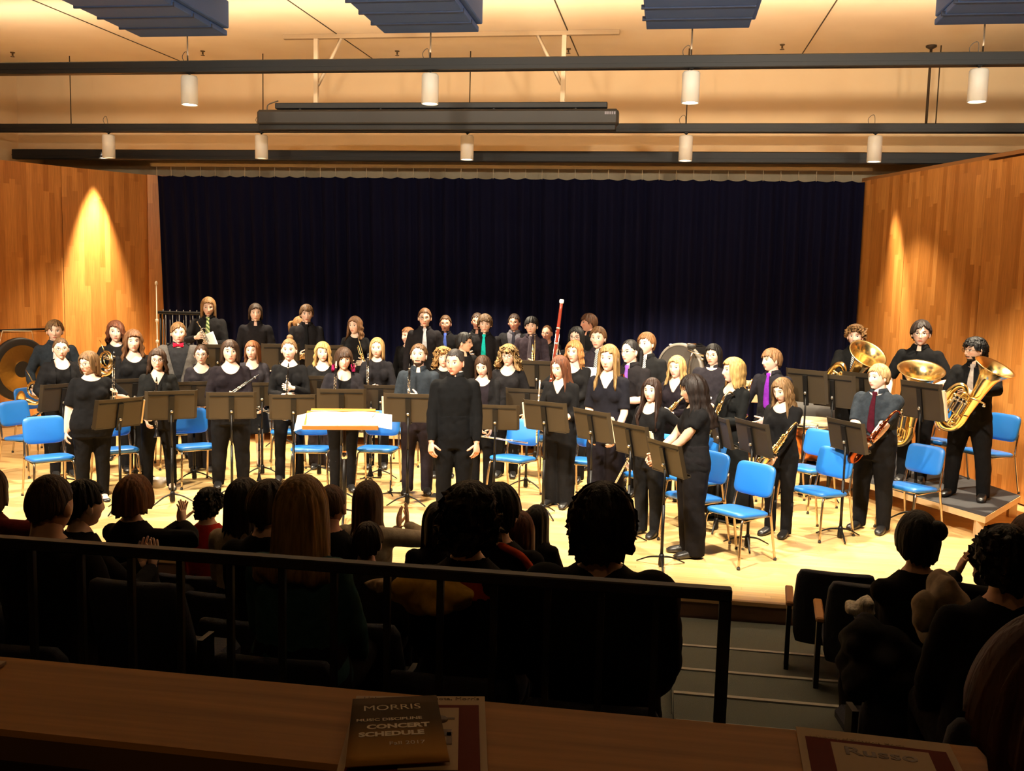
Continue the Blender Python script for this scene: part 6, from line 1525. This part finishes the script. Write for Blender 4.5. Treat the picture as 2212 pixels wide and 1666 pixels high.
txt('University of Minnesota, Morris', .0062, pr, (w*.08, -.019, .0028), cream); txt('Russo', .020, pr, (w*.28, -.046, .0034), brownp, 1.25, .0003)
Mx, w = leaflet((-120, 1425), (14, 1436), .2, ZD+.001, '', cream)
pr = empty('paper_slip', Mx, 'corner of a pale paper slip at the left end of the ledge', 'paper'); MB().box((w/2, -.012, .002), (w, .024, .003)).build('sheet', cream, pr)

# ------------------------------------------------------------------ light
def spot(p, target, power, half, blend, col, rad=.08, name='spot'):
    ld = bpy.data.lights.new(name, 'SPOT'); ld.energy = power; ld.spot_size = 2*R(half); ld.spot_blend = blend; ld.color = col; ld.shadow_soft_size = rad
    o = bpy.data.objects.new(name, ld); COL.objects.link(o); o.location = p
    o.rotation_euler = (Vector(target)-Vector(p)).to_track_quat('-Z', 'Y').to_euler(); return o
WARM = (1., .84, .60)
for x_, y_, z_, on, side in LAMPS:
    spot((x_, y_, z_), (x_, y_-.01, 0), 350 if side else 1500 if on else 1000, 40, .6, WARM, .07, 'lamp_light')
for x_, y_, tx, ty in ((-8.92, 14.47, -9.17, 14.63), (2.80, 14.55, 3.10, 14.62)):      # wall washers above the rear bar
    spot((x_, y_, 4.45), (tx, ty, .6), 4200, 17, .7, WARM, .05, 'wall_washer')
FRONT = (1., .88, .70)
for x_, tx, pw in ((-8.2, -7.2, 1600), (-5.8, -4.8, 1850), (-3.4, -2.4, 1850), (-1.0, -.2, 1900), (1.2, 1.6, 1700)):
    spot((x_, 6.3, 4.6), (tx, 10.5, .3), pw, 31, .5, FRONT, .10, 'front_light')
mb = MB().box((-1.5, 6.05, 4.34), (15, .04, .11)).box((-1.5, 5.75, 4.30), (15, .6, .03)); struct(mb.build('fill_shield', DARKPAINT))     # added board above the view, shields the curtain from the ceiling fill
for x_, pw in ((-6.2, 420), (-2.6, 720), (1.0, 1050), (4.0, 680)):
    spot((x_, 5.6, 4.42), (x_*.75-.4, 13.2, 5.9), pw, 60, .9, (1., .87, .68), .16, 'ceiling_fill')  # fill spots added out of view to brighten the ceiling and upper wall
al = bpy.data.lights.new('ceiling_fill_strip', 'AREA'); al.shape = 'RECTANGLE'; al.size = 15; al.size_y = .12; al.energy = 115; al.color = (1., .84, .62)     # fill strip added over the front lighting bar to lift the ceiling
o = bpy.data.objects.new('ceiling_fill_strip', al); COL.objects.link(o); o.location = (-1.9, 10.9, 4.93); o.rotation_euler = (R(180-40), 0, 0)
pl = bpy.data.lights.new('seating_fill', 'POINT'); pl.energy = 20; pl.color = (1., .58, .22); pl.shadow_soft_size = .4  # dim fill added overhead to bring up the ledge and the audience
o = bpy.data.objects.new('seating_fill', pl); COL.objects.link(o); o.location = (-.6, .2, 5.3)
w = bpy.data.worlds.new('hall'); scene.world = w; w.use_nodes = True
w.node_tree.nodes['Background'].inputs[0].default_value = (.003, .0025, .002, 1)
vs = scene.view_settings; vs.view_transform = 'Standard'; vs.look = 'None'; vs.gamma = 1; vs.exposure = .2; vs.use_curve_mapping = False
cy_ = scene.cycles; cy_.max_bounces = 5; cy_.diffuse_bounces = 4; cy_.use_adaptive_sampling = True; cy_.adaptive_threshold = .03; cy_.glossy_bounces = 3; cy_.transmission_bounces = 2; cy_.caustics_reflective = False; cy_.caustics_refractive = False
cy_.sample_clamp_indirect = 6; cy_.use_denoising = True
for s_ in STATS: print('H', s_)
for s_ in AUD: print('A', s_)
